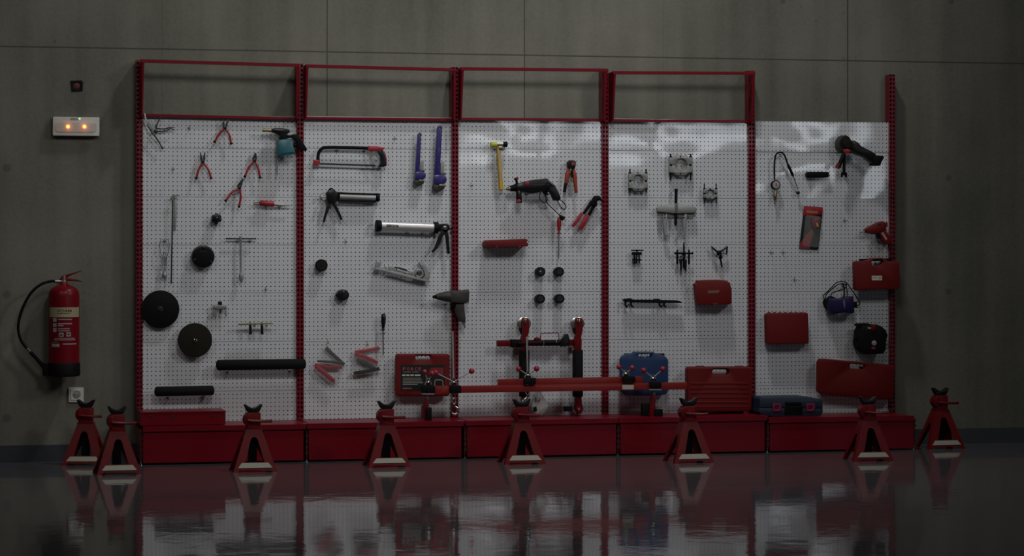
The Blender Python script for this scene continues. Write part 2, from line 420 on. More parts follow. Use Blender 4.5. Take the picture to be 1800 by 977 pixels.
# wall behind the camera, with a band of high windows
WX = [(9.0, 10.5), (10.8, 12.3), (12.6, 14.1), (14.4, 15.9)]
WZ0, WZ1 = 2.92, 3.2
b = B(); b.cube(X0, Y0-.25, 0, X1, Y0, WZ0); b.cube(X0, Y0-.25, WZ1, X1, Y0, ZC)
xs = [X0]+[v for p_ in WX for v in p_]+[X1]
for i in range(0, len(xs), 2): b.cube(xs[i], Y0-.25, WZ0, xs[i+1], Y0, WZ1)
part('wall_front', b, plainconc, kind='structure', smooth=0)
for i, (a, c) in enumerate(WX):
    slabbox('window_%d' % (i+1), a, Y0-.16, WZ0, c, Y0-.12, WZ1, winem)
# painted band at the foot of the wall
zs = HC+S(120, WD)*(V0-781)
slabbox('baseboard_back', X0, Y1-.004, 0, X1, Y1, zs, skirt)
for i, (x, y, z, pw, sz, colr, spr, aim) in enumerate(LAMPS):
    t = thing('ceiling_light', 'square hall ceiling light %s' % ['on the right of the hall', 'in the middle of the hall', 'high and close above the pegboards', 'on the left of the hall'][i], 'ceiling light', Vector((x, y, z)))
    b = B().cube(x-sz/2-.03, y-sz/2-.03, z+.0, x+sz/2+.03, y+sz/2+.03, z+.07); part('housing', b, white, t, smooth=0)
    slabbox('trim_%d' % (i+1), x-.015, y-.015, z+.10, x+.015, y+.015, ZC, plainconc)
    li = bpy.data.lights.new('lamp', 'AREA'); li.shape = 'SQUARE'; li.size = sz; li.energy = pw*10; li.color = colr; li.spread = math.radians(spr)
    lo = bpy.data.objects.new('lamp', li); C.objects.link(lo); lo.parent = t; lo.location = (0, 0, -.03)
    if aim: t.rotation_mode = 'QUATERNION'; lo.rotation_mode = 'QUATERNION'; t.rotation_quaternion = (Vector(aim)-Vector((x, y, z))).to_track_quat('-Z', 'Y')

# ------------------------------------------------------------------ pegboard rack
POST = [245.5, 527.5, 800, 1064, 1321.5, 1568.5]
PAN = [(248.5, 521.5), (534, 795), (806, 1058), (1070, 1315.5), (1328, 1566)]
SEAM = [[203, 261, 346, 430, 514.5, 600, 687, 745], [205, 261.3, 345.3, 429.7, 514.5, 599, 684, 741], [207, 261.8, 346, 429.3, 512.5, 597, 681.5, 736.5], [209, 265, 347.7, 429.6, 512, 595.5, 680, 732], [213.5, 267, 348.7, 430.5, 512, 593.7, 676, 729]]
KICK = [(251.5, 533.5), (543, 811), (821.5, 1083), (1091, 1344), (1353.5, 1606)]
BD = .347
BTOP = [(747, 744), (743, 740), (738, 734), (733, 730), (731.5, 733)]     # shelf front edge, left and right
BTOP = [747.5, 742, 737, 732.5, 732.5]
HEADL = [(247, 104), (538, 113), (810, 118), (1078, 125)]
HEADR = [(525, 112), (802.5, 120), (1068, 120.5), (1328, 126)]
LOWL = [(249, 200), (534, 205), (807, 206.5), (1073, 209)]
LOWR = [(523, 206), (797, 208), (1060, 208.5), (1318, 211)]
BAYL = ['first pegboard bay on the left, red frame around four snap ring pliers',
        'second pegboard bay from the left, behind the hacksaw and two pipe wrenches',
        'middle pegboard bay of the red rack, behind the hammer and corded drill',
        'fourth pegboard bay from the left, behind the steel bearing splitters and pullers',
        'rightmost pegboard bay, red frame without a header, behind the grinder and heat gun']
def quadbar(b, A, Bp, h, dep):
    """horizontal bar with square section between two world points (front top edges)"""
    A, Bp = Vector(A), Vector(Bp); vs = []
    for p in (A, Bp):
        for dy, dz in ((0, 0), (0, -h), (dep, -h), (dep, 0)): vs.append(p+Vector((0, dy, dz)))
    b.add(vs, [(0, 1, 2, 3), (7, 6, 5, 4), (0, 4, 5, 1), (1, 5, 6, 2), (2, 6, 7, 3), (3, 7, 4, 0)])
def upright(i, root):
    q = .042 if i in (1, 2, 3, 4) else .036
    c = P(POST[i], 430, .02); ztop = P(POST[i], [105, 112, 118, 121, 124, 131][i], .02).z
    x0, x1, y0, y1 = c.x-q/2, c.x+q/2, YB-.02, YB+.06
    b = B(); st = 0
    b.add([(x0, y0, .02), (x1, y0, .02), (x1, y0, ztop), (x0, y0, ztop)], [(0, 1, 2, 3)]); b.uv[0] = [(0, 0), (.042, 0), (.042, ztop), (0, ztop)]
    if q < .04: b.uv[0] = [(.003, 0), (.039, 0), (.039, ztop), (.003, ztop)]
    b.add([(x0, y0, .02), (x0, y1, .02), (x0, y1, ztop), (x0, y0, ztop)], [(3, 2, 1, 0)]); b.uv[1] = [(.01, .01)]*4
    b.add([(x1, y0, .02), (x1, y1, .02), (x1, y1, ztop), (x1, y0, ztop)], [(0, 1, 2, 3)]); b.uv[2] = [(.0, .0)]*4
    b.add([(x0, y1, .02), (x1, y1, .02), (x1, y1, ztop), (x0, y1, ztop)], [(3, 2, 1, 0)]); b.uv[3] = [(0, 0)]*4
    b.add([(x0, y0, ztop), (x1, y0, ztop), (x1, y1, ztop), (x0, y1, ztop)], [(0, 1, 2, 3)]); b.uv[4] = [(0, 0)]*4
    for k in (1, 2, 3, 4): b.uv[k] = [(.021, .034)]*4
    return part('upright', b, postmat, root, smooth=0)
for i in range(5):
    root = thing('pegboard_bay', BAYL[i], 'tool rack', Vector((P((POST[i]+POST[i+1])/2, 430, 0).x, YB, 0)), 'red framed pegboard bays standing against the concrete wall')
    upright(i, root)
    if i == 4: upright(5, root)
    zb = P(KICK[i][0]*.5+KICK[i][1]*.5, BTOP[i], BD).z      # top of base shelf
    for k in range(7):
        x0 = P(PAN[i][0], 430).x; x1 = P(PAN[i][1], 430).x; xm = (PAN[i][0]+PAN[i][1])/2
        z1 = P(xm, SEAM[i][k], 0).z; z0 = P(xm, SEAM[i][k+1], 0).z if k < 6 else zb+.001
        g_ = .0024; b = B(); hgt = z1-z0-g_
        tl = random.uniform(-.0012, .0012)
        lean = .0038 if (i, k) == (4, 1) else 0
        v = [(x0, YB+tl, z0), (x1, YB-tl, z0), (x1, YB-tl+lean, z1-g_), (x0, YB+tl+lean, z1-g_)]
        ub = .0131 if k else 0
        off = hgt if k == 0 else 0
        b.add(v, [(0, 1, 2, 3)]); b.uv[0] = [(0.004, -hgt), (x1-x0+.004, -hgt), (x1-x0+.004, 0), (.004, 0)]
        if k == 0: b.uv[0] = [(u_, vv+(hgt-12*.02625)) for u_, vv in b.uv[0]]
        # folded edges
        e = .015
        b.add([v[3], v[2], (x1, YB+e, z1-g_), (x0, YB+e, z1-g_)], [(0, 1, 2, 3)]); b.uv[1] = [(.0, .0)]*4
        b.add([v[0], v[1], (x1, YB+e, z0), (x0, YB+e, z0)], [(3, 2, 1, 0)]); b.uv[2] = [(.0, .0)]*4
        for kk in (1, 2): b.uv[kk] = [(0, -.006)]*4
        part('back_panel', b, pegmat, root, smooth=0)
    # base shelf with front lip, kick panel, slotted foot, levelling foot
    ya = P(KICK[i][0], 800, BD).x; yb_ = P(KICK[i][1], 800, BD).x
    xs0 = P(POST[i], 800, .02).x+.022; xs1 = P(POST[i+1], 800, .02).x-.022
    b = B(); b.cube(max(ya, xs0-.02)-.012, YB-BD-.012, zb-.030, yb_+.012 if i < 4 else yb_, YB-BD+.004, zb); b.cube(xs0-.018, YB-BD, zb-.018, xs1+.02, YB-.002, zb)
    part('base_shelf', b, red, root, smooth=0)
    b = B(); b.cube(ya, YB-BD, .012, yb_, YB-BD+.015, zb-.034)
    part('kick_panel', b, red, root, smooth=0)
    for xx in ([ya-.016] if i < 4 else [ya-.016, yb_+.002]):
        b = B(); b.cube(xx, YB-BD+.012, .03, xx+.012, YB-.02, zb-.02)
        fr = part('base_bracket', b, red, root, smooth=0)
        for k in range(5): part('slot', B().cube(xx-.004, YB-BD+.008, .045+k*.034, xx+.0155, YB-BD+.0125, .064+k*.034), cavity, fr, smooth=0)
        c = B().rev((xx+.006, YB-BD+.03, 0), (xx+.006, YB-BD+.03, .032), [(0, .013), (.2, .013), (.25, .005), (1, .005)], 12)
        part('levelling_foot', c, chrome, root)
    if i < 4:
        hd = .12
        A, E = P(*HEADL[i], hd), P(*HEADR[i], hd)
        b = B(); quadbar(b, A, E, .019, .03); part('header_beam', b, red, root, smooth=0)
        A2, E2 = P(*LOWL[i], .03), P(*LOWR[i], .03)
        b = B(); quadbar(b, A2, E2, .016, .026); part('header_rail', b, red, root, smooth=0)
        for s2, (T_, L_) in enumerate(((A, A2), (E, E2))):
            x = (T_.x+L_.x)/2; dx = -.002 if s2 else .0
            b = B(); th = .0025
            pr = [(YB-hd, T_.z), (YB+.01, T_.z-.005), (YB+.01, L_.z-.03), (YB-.085, L_.z-.014)]
            vs = [(x+dx, y, z) for y, z in pr]+[(x+dx+th, y, z) for y, z in pr]
            b.add(vs, [(0, 1, 2, 3), (7, 6, 5, 4), (0, 4, 5, 1), (1, 5, 6, 2), (2, 6, 7, 3), (3, 7, 4, 0)])
            sg = -1 if s2 else 1   # front flange of the bracket
            fl = .016
            vs = [(x+dx, YB-hd, T_.z), (x+dx+sg*fl, YB-hd, T_.z), (x+dx+sg*fl*.6, YB-.085, L_.z-.014), (x+dx, YB-.085, L_.z-.014)]
            vs += [(a, b2+.002, c2) for a, b2, c2 in vs]
            b.add(vs, [(0, 1, 2, 3), (7, 6, 5, 4), (0, 4, 5, 1), (1, 5, 6, 2), (2, 6, 7, 3), (3, 7, 4, 0)])
            br = part('header_bracket', b, red, root, smooth=0)
            for k in range(6):
                zz = L_.z+.03+k*.045; part('slot', B().cube(x+dx-.0006, YB-.055, zz, x+dx+th+.0006, YB-.047, zz+.02), cavity, br, smooth=0)

# ------------------------------------------------------------------ wall fittings left of the rack
r = thing('emergency_light', 'white rectangular emergency light on the concrete wall with two glowing amber lamps', 'emergency light', (134, 239, WD))
b = B().plate(rot(rrect(92.5, 206, 174.5, 239, 2), 134, 222, .6), WD, WD+.045, .004); part('housing', b, white, r)
b = B().plate(rot(rrect(98, 214.5, 170, 232, 5), 134, 222, .6), WD+.0455, WD+.060, .004); part('lens', b, glassy, r, 'translucent lens over the lamps')
for x in (119.5, 148.5):
    b = B().ball(x, 222.5, WD+.052, 3.4); part('lamp_bulb', b, amber, r, 'glowing amber lamp')
b = B().disc(140, 208.5, WD+.0455, WD+.049, 1.3, 10); part('indicator', b, green, r, 'small green indicator')
b = B().box(124, 207, 137, 211, WD+.0455, WD+.047, .0005); part('rating_label', b, labelgrey, r)
r = thing('junction_box', 'small dark square junction box opening in the wall above the emergency light', 'junction box', (134, 161, WD))
b = B().plate(rot([(124, 142), (143, 141), (146, 144), (145, 160), (126, 161)], 134, 150, 0), WD, WD+.006, .001, [rot(rrect(128, 145, 141, 157, 2), 134, 151, 4)]); part('rim', b, black, r)
b = B().disc(135, 151, WD, WD+.004, 5.5, 16); part('cap', b, mat('faded_red_cap', (.09, .012, .014), .6), r)
b = B().box(126, 143.5, 143, 158.5, WD, WD+.002, .0005); part('box', b, cavity, r)
r = thing('wall_socket', 'white square wall socket below the fire extinguisher', 'socket', (134, 707, WD))
b = B().plate(rrect(120.5, 681, 147, 707, 1.5), WD, WD+.011, .002); part('frame', b, white, r)
b = B().plate(rrect(124, 684.5, 143.5, 703.5, 1.5), WD+.0112, WD+.014, .001, [ell(134, 694, 7)]); part('faceplate', b, white, r)
b = B().disc(134, 694, WD+.0112, WD+.0125, 6.6, 20); part('well', b, labelgrey, r)
for x in (131, 137): part('contact_hole', B().disc(x, 694, WD+.0127, WD+.0137, .9, 8), black, r)

# fire extinguisher
EX = 112.5; ed = WD+.02+.094
r = thing('fire_extinguisher', 'red foam fire extinguisher with black hose hung on the concrete wall', 'fire extinguisher', (EX, 660, ed))
q = S(EX, ed)
zc = lambda y: P(EX, y, ed)
prof = []
ytop, ybot = 497, 660
for y, rr in ((660, 24), (655, 27), (640, 27), (600, 27), (560, 27), (520, 27), (513, 26.2), (508, 23.5), (504, 18), (501, 11), (499, 7), (494, 5.5)):
    prof.append(((660-y)/(660-494), rr*q))
b = B().rev(zc(660), zc(494), prof, 40); cyl_ = part('cylinder', b, red, r)
b = B().rev(zc(661), zc(637), [(0, 26*q), (.1, 28.3*q), (.9, 28.3*q), (1, 27.2*q)], 40); part('base_cup', b, black, r, 'black rubber base cup')
axis = zc(600); RR = 27*q
def curved(b, px0, py0, px1, py1, gap):
    """patch wrapped on the cylinder"""
    z1, z0 = zc(py0).z, zc(py1).z; n = 12; st = len(b.v)
    for k in range(n+1):
        x = P(px0+(px1-px0)*k/n, 600, ed).x-axis.x; rr_ = RR+gap; x = max(-rr_*.999, min(rr_*.999, x)); y = axis.y-math.sqrt(rr_**2-x*x)
        b.v += [Vector((axis.x+x, y, z0)), Vector((axis.x+x, y, z1)), Vector((axis.x+x, y+.003, z0)), Vector((axis.x+x, y+.003, z1))]
    for k in range(n):
        a = st+4*k; c = a+4; b.f += [(a, c, c+1, a+1), (a+2, a+3, c+3, c+2), (a+1, c+1, c+3, a+3), (a, a+2, c+2, c)]
    return b
bl = part('label_band', curved(B(), 86.5, 539.5, 138, 556.5, .001), beige, r, 'beige band with the word foam')
lettering('FOAM', 112, 545.5, 5.2, ed, darktext, bl, wpx=24, bold=.012, wrap=(axis.x, axis.y, RR+.0018))
part('print_line', curved(B(), 99, 549.5, 122, 550.5, .0016), darktext, bl)
def prints(name, specs, m, parent, gap=.0012):
    for x0, y0, x1, y1 in specs: part(name, curved(B(), x0, y0, x1, y1, gap), m, parent, smooth=0)
prints('pictogram', [(92, 558, 98, 565), (92, 567, 98, 573.5), (92, 575.5, 98, 582.5), (102, 583.5, 110, 591), (115, 583, 123, 590.5), (90, 603, 103, 608.5)], labelgrey, r)
for x, y in ((106, 588), (119, 587)): part('pictogram_figure', curved(B(), x-2, y-2, x+2, y+1.4, .0018), darktext, r, smooth=0)
prints('print_line', [(100.5, 559.5, 125, 561.5), (100.5, 567, 125, 569), (100.5, 570.5, 110, 572.3), (100.5, 576, 121, 577.6), (100.5, 579.6, 121, 581.2), (95, 593, 130, 594.3), (93, 595.6, 131, 597), (90, 600, 100, 600.8), (109, 602.5, 133, 604.6)], labelgrey, r)
b = B().rev(zc(499), zc(484), [(0, 6*q), (.3, 6*q), (.4, 4*q), (1, 4*q)], 14); b.cyl((97, 494.5, ed), (112, 494.5, ed), 3.2, 12); vl = part('valve', b, chromelow, r, 'chrome valve head')
b = B().plate([(105, 489), (110, 484), (125, 480.5), (142, 475), (143.5, 476.5), (128, 482.5), (120, 486.5), (118, 489)], ed-.008, ed+.008, .002); part('squeeze_lever', b, redstand, r)
b = B().plate([(105, 490), (118, 488.5), (134, 490.5), (145, 494.5), (144, 496), (132, 493.8), (118, 494), (106, 493)], ed-.009, ed+.009, .002); part('carry_handle', b, redstand, r)
hp = [(99, 494.5, ed), (88, 494.5, ed), (72, 500, ed+.01), (57, 512, ed+.01), (44, 532, ed+.005), (35, 556, ed), (32, 578, ed), (37, 598, ed), (48, 613, ed)]
part('hose', B().tube(hp, 2.5, 10, 6), black, r, 'black rubber hose')
part('hose_ferrule', B().cyl((47, 612, ed), (53, 618, ed), 3.0, 12), chrome, r)
part('discharge_nozzle', B().lathe((53, 618, ed), (80, 648, ed), [(0, 3.4), (.2, 3.6), (.3, 3), (.9, 4.2), (1, 3.6)], 14), black, r, 'black discharge nozzle')
part('nozzle_clip', B().box(75, 639, 90, 660, ed-.01, ed+.02, .004), black, r)
b = B().box(104, 500, 120, 520, WD, WD+.02, .002); b.box(109, 487, 115, 502, WD+.005, ed-.02, .001); part('wall_bracket', b, dksteel, r)

# ------------------------------------------------------------------ peg hooks
def hook_mesh():
    b = B()
    b.tubew([(-.011, -.003, 0), (.011, -.003, 0)], .0017, 6, 1)
    b.tubew([(0, -.003, .016), (0, -.003, -.014)], .0017, 6, 1)
    b.tubew([(0, -.003, -.006), (0, -.045, -.010), (0, -.052, -.006), (0, -.055, .004)], .0017, 6, 3)
    return b
HK = None
def hook(px, py, label, long_=1.0, grp='wire peg hooks on the pegboards'):
    global HK
    if HK is None:
        b = hook_mesh(); HK = part('peg_hook', b, steel); HKO = HK.location.copy()
        HK['o'] = 0; del HK['o']; hook.off = HKO; o = HK
    else: o = HK.copy(); C.objects.link(o)
    o.location = P(px, py, 0)+hook.off; o.scale = (1, long_, 1)
    tag(o, label, 'hook', grp)
    return o
hook(332, 225, 'empty wire peg hook between the thin pick tool and the topmost ring pliers')
hook(304, 297, 'empty wire peg hook left of the spread ring pliers, above the long file')
hook(467, 508, 'empty wire peg hook below and right of the steel tee handle wrench')
hook(693, 243, 'empty wire peg hook up left of the smaller pipe wrench')
hook(607, 424, 'empty wire peg hook below the black skeleton caulking gun')
hook(828, 325, 'empty wire peg hook left of the hammer handle')
hook(1484, 387, 'empty wire peg hook between red blister pack and red heat gun')
hook(1355, 443, 'left one of two adjacent empty peg hooks below the tyre gauge')
hook(1376, 443, 'right one of two adjacent empty peg hooks below the tyre gauge')
hook(1396, 491, 'empty wire peg hook above the plain red case on the right bay')
def hooks(lst, what):
    for k, (x, y) in enumerate(lst):
        side = '' if len(lst) == 1 else ('left ' if k == 0 else 'right ')
        hook(x, y, '%swire peg hook carrying the %s' % (side, what))

# ------------------------------------------------------------------ bay 1 tools
def pliers(name, label, tips, piv, ends, bend, d=.035, grp='red handled snap ring pliers on the first pegboard'):
    r = thing('ring_pliers', label, 'pliers', (piv[0], piv[1], d), grp)
    for k in (0, 1):
        t_ = tips[k]; sx = -1 if k == 0 else 1
        b = B().strap([(piv[0]-sx*0.2, piv[1]+3), (piv[0]+sx*2.2, piv[1]-3), ((piv[0]+sx*2+t_[0])/2, (piv[1]+t_[1])/2-1), t_], [5, 4.2, 2.8, 1.4], d-.004+.003*k, d+.003+.003*k, .001)
        part('jaw', b, dksteel, r)
    part('pivot', B().disc(piv[0], piv[1], d-.006, d+.009, 3.2, 14), dksteel, r)
    part('spring', B().tube([(piv[0]-2, piv[1]+3, d), (piv[0], piv[1]+8, d+.004), (piv[0]+2, piv[1]+3, d)], .5, 6), steel, r)
    for k in (0, 1):
        e = ends[k]; sx = -1 if k == 0 else 1; m_ = ((piv[0]+e[0])/2+bend[k][0], (piv[1]+e[1])/2+bend[k][1])
        gr = part('handle', B().tube([(piv[0]+sx*1.0, piv[1]+2, d), (piv[0]*.75+m_[0]*.25+sx*.5, piv[1]*.6+m_[1]*.4, d), (*m_, d), (e[0]*.7+m_[0]*.3, e[1]*.7+m_[1]*.3, d), (*e, d)], [1.6, 1.9, 1.9, 2.0, 1.7], 8, 4), redbright, r, 'red sleeved handle')
        v = Vector((e[0]-m_[0], e[1]-m_[1])).normalized()
        part('end_cap', B().cyl((e[0]-v.x*2.5, e[1]-v.y*2.5, d), (e[0]+v.x*.8, e[1]+v.y*.8, d), 2.3, 8), black, gr)
    return r
pliers('ring_pliers', 'topmost ring pliers on the first pegboard, tips open, near the board top', [(392.5, 210), (401, 210)], (395.5, 223.5), [(376.5, 250), (406.5, 253.5)], [(-.5, -2), (2.5, -1)])
pliers('ring_pliers', 'leftmost ring pliers on the first pegboard, tips and handles spread', [(352, 267), (360, 267)], (356.5, 283), [(345, 314), (371.5, 314)], [(-1.5, -1), (2.0, -1)])
pliers('ring_pliers', 'ring pliers right of the spread pair, tips closed, above the red stripping tool', [(448.5, 268.5), (449.8, 268.5)], (447.5, 281), [(430, 311), (457.5, 313)], [(-1.5, -2), (1.5, -1)])
pliers('ring_pliers', 'lowest of the ring pliers, tilted, above the black three armed knob', [(426.5, 313), (427.5, 314)], (421, 329), [(396, 353.5), (420, 364)], [(-1.5, -2.5), (3, 0)])
hooks([(395, 229)], 'topmost ring pliers'); hooks([(356, 289)], 'leftmost ring pliers'); hooks([(447, 287)], 'closed ring pliers on the right'); hooks([(420, 335)], 'lowest tilted ring pliers')

r = thing('pick_tool', 'thin dark branching wire tool with a pale grip in the top left corner', 'hand tool', (275, 232, .03))
part('shaft', B().tube([(258, 219, .04), (266, 231, .04), (276, 244, .035), (285.5, 260.5, .03)], [1, 1.3, 1.3, 1.1], 8), dksteel, r)
part('shaft_tip', B().ball(285.5, 260, .03, 2.2), dksteel, r)
part('grip', B().tube([(254, 199, .05), (255.5, 208, .05), (259, 215, .045)], [1.3, 1.5, 1.1], 8), white, r, 'pale grip end')
part('blade', B().strap([(262, 210), (266, 222), (271, 232)], [2, 3, 2.4], .03, .036), castgrey, r)
part('pivot', B().disc(274, 230.5, .02, .042, 3.6, 14), dksteel, r)
for pts in ([(275, 228, .03), (276.5, 217, .03), (283.5, 204, .03)], [(275, 226, .03), (288, 226.5, .035), (299, 224, .035), (307, 224, .03)], [(276, 231, .025), (290, 230, .025), (300, 226, .03), (307.5, 228.5, .03)]):
    part('arm', B().tube(pts, [1.2, 1.1, 1, .8][:len(pts)], 8), dksteel, r)
hooks([(273, 222)], 'thin branching pick tool')

r = thing('blow_torch', 'blow torch with teal gas canister and black head at the top right of first pegboard', 'blow torch', (503, 274, .06))
b = B().lathe((487.5, 251, .06), (519.5, 247, .06), [(0, 10), (1, 10)], 4)
b = B().plate([(486.5, 246), (511, 244), (518, 268.5), (517, 271), (490, 275), (487.5, 273)], .035, .115, .014); part('gas_canister', b, teal, r, 'teal gas canister')
part('nozzle', B().lathe((462, 228.5, .07), (479, 229.5, .07), [(0, 3.4), (.2, 3.4), (.22, 2.8), (1, 3)], 16), brass, r, 'brass coloured burner nozzle')
b = B().plate([(477, 226.5), (484, 224.8), (498, 225.5), (508, 227.5), (509.5, 232), (504, 236), (503, 246), (490, 247), (491, 239), (485, 235), (478, 232.5)], .05, .095, .008); part('head', b, blackgl, r)
b = B().plate([(503, 239), (516, 236), (523, 236), (528, 243), (539.5, 262), (538, 265.5), (523, 262), (521, 248), (512, 242), (505, 243)], .06, .09, .006); part('trigger_guard', b, black, r)
part('knob', B().cyl((515, 256, .075), (525, 254, .075), 3, 12), black, r)
part('shadow_bar', B().cyl((488, 273, .05), (487.3, 308, .05), 1.5, 8), castgrey, r, 'thin grey bar standing in for a shadow below the canister')  # solid bar put in where a shadow hangs below the canister
hooks([(494, 240), (516, 243)], 'teal blow torch')

r = thing('stripping_tool', 'small red handled tool with thin steel ends lying across two hooks', 'hand tool', (470, 362, .035))
part('handle', B().lathe((456.5, 356.5, .035), (481.5, 358.5, .035), [(0, 4.2), (.05, 5), (.95, 5), (1, 4.4)], 12), redbright, r)
part('blade', B().plate([(481, 357), (495, 358.5), (512, 360.5), (512, 362), (495, 363), (481, 361.5)], .03, .036, .001), steel, r)
for o_ in (-1.5, 1.5): part('prong', B().tube([(457, 357+o_, .035), (450, 358+o_, .035), (445.5, 356.5+o_*.6, .035)], [1, .8, .6], 8), dksteel, r)
hooks([(468, 361), (491, 362)], 'red handled stripping tool')

r = thing('clamp_knob', 'black star shaped clamping knob hanging below the lowest ring pliers', 'hand tool', (381, 397, .04))
part('hub', B().disc(380.5, 384, .015, .06, 7.5, 18), blackgl, r)
for a in (-150, -90, -32, 20, 92, 150):
    x, y = 380.5+9.3*math.cos(math.radians(a)), 384.3+9.3*math.sin(math.radians(a))
    part('lobe', B().cyl((380.5+3*math.cos(math.radians(a)), 384+3*math.sin(math.radians(a)), .04), (x, y, .045), 3.3, 10, 1), blackgl, r)
part('screw', B().disc(381.3, 383, .0602, .066, 1.6, 12), chrome, r)
part('foot', B().cyl((380, 392, .04), (379.5, 397, .04), 1.6, 10), dksteel, r)
hooks([(381, 379)], 'black clamping knob')

r = thing('long_file', 'long thin dark serrated rod hanging left with a bent strap at its top', 'file', (302, 498, .03))
b = B(); pr = []
nt_ = 60
for k in range(nt_*2+1): pr.append((k/(nt_*2), 1.35 if k % 2 else .95))
b.lathe((303.6, 350, .03), (301.2, 498, .03), pr, 8); part('rod', b, dksteel, r)
part('bent_strap', B().tube([(303.5, 352, .03), (302, 346, .032), (307, 344, .036), (316, 343.5, .04)], [1.6, 1.8, 1.6, 1.1], 8), castgrey, r)
part('strap', B().strap([(309, 345), (308.5, 375), (307, 405)], [5, 5, 4], .006, .008), castgrey, r, 'grey flat strip standing in for shade behind the rod')  # flat grey plate put in for the rod's shade on the panel
hooks([(304, 348)], 'long thin serrated rod')

r = thing('wire_loop_tool', 'steel wire loop tool with ball end left of the long serrated rod', 'hand tool', (289, 489, .03))
part('loop', B().tube([(289, 419.5, .03), (283, 421, .03), (280.7, 430, .03), (282, 441, .03), (285.5, 449, .03), (293, 449, .03), (296.3, 441, .03), (297.3, 430, .03), (295, 421, .03)], .75, 8, 4, True), steel, r)
for x0, x1 in ((281.5, 285.8), (287, 288), (291.5, 290.5), (297, 293)): part('tine', B().tube([(x0, 443, .03), (x1, 452, .03), (x1+.3, 469, .03)], .7, 6), steel, r)
part('collar', B().cyl((285, 469.5, .03), (294, 469.5, .03), 1.2, 8), steel, r)
part('stem', B().lathe((289.5, 469, .03), (289.3, 489, .03), [(0, 2), (.4, 1.8), (.55, 4.2), (.75, 5), (.92, 4), (1, 2.4)], 16), castgrey, r)
hooks([(289, 423)], 'steel wire loop tool')

r = thing('filter_cup', 'thick black round filter cup with bolt heads, smallest of the left black discs', 'filter wrench', (357, 471, .03))
part('cup', B().disc(357.5, 451, 0.004, .055, 20, 40, .08), blackgl, r)
part('cup_face', B().dprof(357.5, 451, .0552, .060, [(0, 17.5), (.6, 17), (1, 15)], 36), black, r)
for a in (-85, 160, 35): part('bolt', B().disc(357.5+16*math.cos(math.radians(a)), 451+16*math.sin(math.radians(a)), .0602, .066, 1.9, 8), dksteel, r)
for x in (354, 360): part('slot', B().box(x-2.5, 441, x+2.5, 443.5, .0602, .062, .0005), cavity, r)

r = thing('tee_wrench', 'steel tee handle socket wrench hanging below the red handled stripping tool', 'wrench', (424, 495, .03))
part('crossbar', B().cyl((396.8, 419.3, .03), (450.3, 419.3, .03), 1.5, 10, .4), dksteel, r)
part('stem', B().lathe((423, 415.5, .036), (424, 480, .036), [(0, 2.6), (.1, 2.6), (.14, 1.7), (1, 1.6)], 10), castgrey, r)
part('socket', B().lathe((424, 478, .036), (424.2, 495.5, .036), [(0, 1.8), (.25, 4.4), (.6, 4.2), (.85, 3), (1, 2)], 8), castgrey, r)
hooks([(417, 423), (439, 423)], 'steel tee handle wrench')

r = thing('grinding_disc', 'large matte black disc overlapping the left post, bigger of two', 'disc', (282, 576, .02))
part('disc', B().disc(282, 543.5, .03, .036, 33.3, 64, .02), black, r)
part('hub', B().dprof(282, 543.5, .0361, .046, [(0, 5.4), (.2, 5), (.3, 3), (1, 2.4)], 20), dksteel, r)
r = thing('grinding_disc', 'brownish olive flat disc with steel centre nut above the black rollers', 'disc', (343, 627, .02))
part('disc', B().disc(342.8, 597.8, .05, .057, 30.2, 64, .02), olive, r)
part('nut', B().dprof(343.2, 598, .0571, .072, [(0, 4), (.5, 3.6), (.55, 2.6), (1, 2.2)], 6), chrome, r, 'bright steel centre nut')
hooks([(282, 540)], 'large black disc'); hooks([(343, 595)], 'olive disc')

r = thing('bearing_puller', 'tiny grey two jaw puller with black knob right of the large black disc', 'puller', (386, 557, .03))
part('yoke', B().plate([(374, 537), (380, 534.5), (393, 534.5), (398.5, 536.5), (398, 541), (391, 543), (382, 543), (375, 542)], .02, .045, .003), castgrey, r)
part('knob', B().box(383.5, 529.8, 389.8, 535.5, .025, .05, .003), black, r)
part('screw', B().cyl((386.5, 535, .035), (387, 552, .035), 1.4, 8), chrome, r)
for x0, x1 in ((376, 375.6), (381.5, 380), (397, 397.5)): part('jaw', B().strap([(x0, 541), (x1, 549), (x1, 556.5)], [3, 2, 2.4], .025, .035), castgrey, r)
hooks([(390, 540)], 'tiny grey puller')

r = thing('bar_puller', 'olive steel bar with two hanging black legs above the longer black roller', 'puller', (450, 589, .06))
part('bar', B().plate([(419, 569), (455, 567), (478, 567), (480, 570.5), (477.5, 569.5), (455, 570.2), (419, 571.3)], .055, .075, .001), olivebar, r)
for x in (440, 460.5):
    lg = part('leg', B().plate([(x-2.5, 570), (x+2, 570), (x+2.3, 583), (x+2.6, 588), (x-1, 586.5), (x-2.2, 588.5), (x-1.8, 582)], .05, .065, .0015), black, r, 'black leg')
    part('bolt', B().cyl((x-.5, 566, .065), (x-.5, 572, .065), 1.5, 8), olivebar, lg)
hooks([(447, 571), (468, 571)], 'olive bar puller')

def roller(label, x0, y0, x1, y1, rpx, group=None):
    r = thing('foam_roller', label, 'roller', (x0, max(y0, y1)+rpx, .06))
    e = 2.5/abs(x1-x0)
    part('sleeve', B().lathe((x0, y0, .07), (x1, y1, .07), [(0, rpx*.8), (e, rpx), (1-e, rpx), (1, rpx*.8)], 24), foam, r)
    part('core', B().cyl((x0-1.0, y0, .07), (x1+1.0, y1, .07), rpx*.45, 16), black, r)
roller('longer black foam covered roller crossing the post to the second bay', 381, 641.5, 536.5, 639.5, 9.2)
roller('shorter black foam covered roller lying low above the red tray', 272.5, 688, 375.5, 686, 8.6)
hooks([(400, 652), (510, 650)], 'longer black roller'); hooks([(295, 697), (355, 696)], 'shorter black roller')

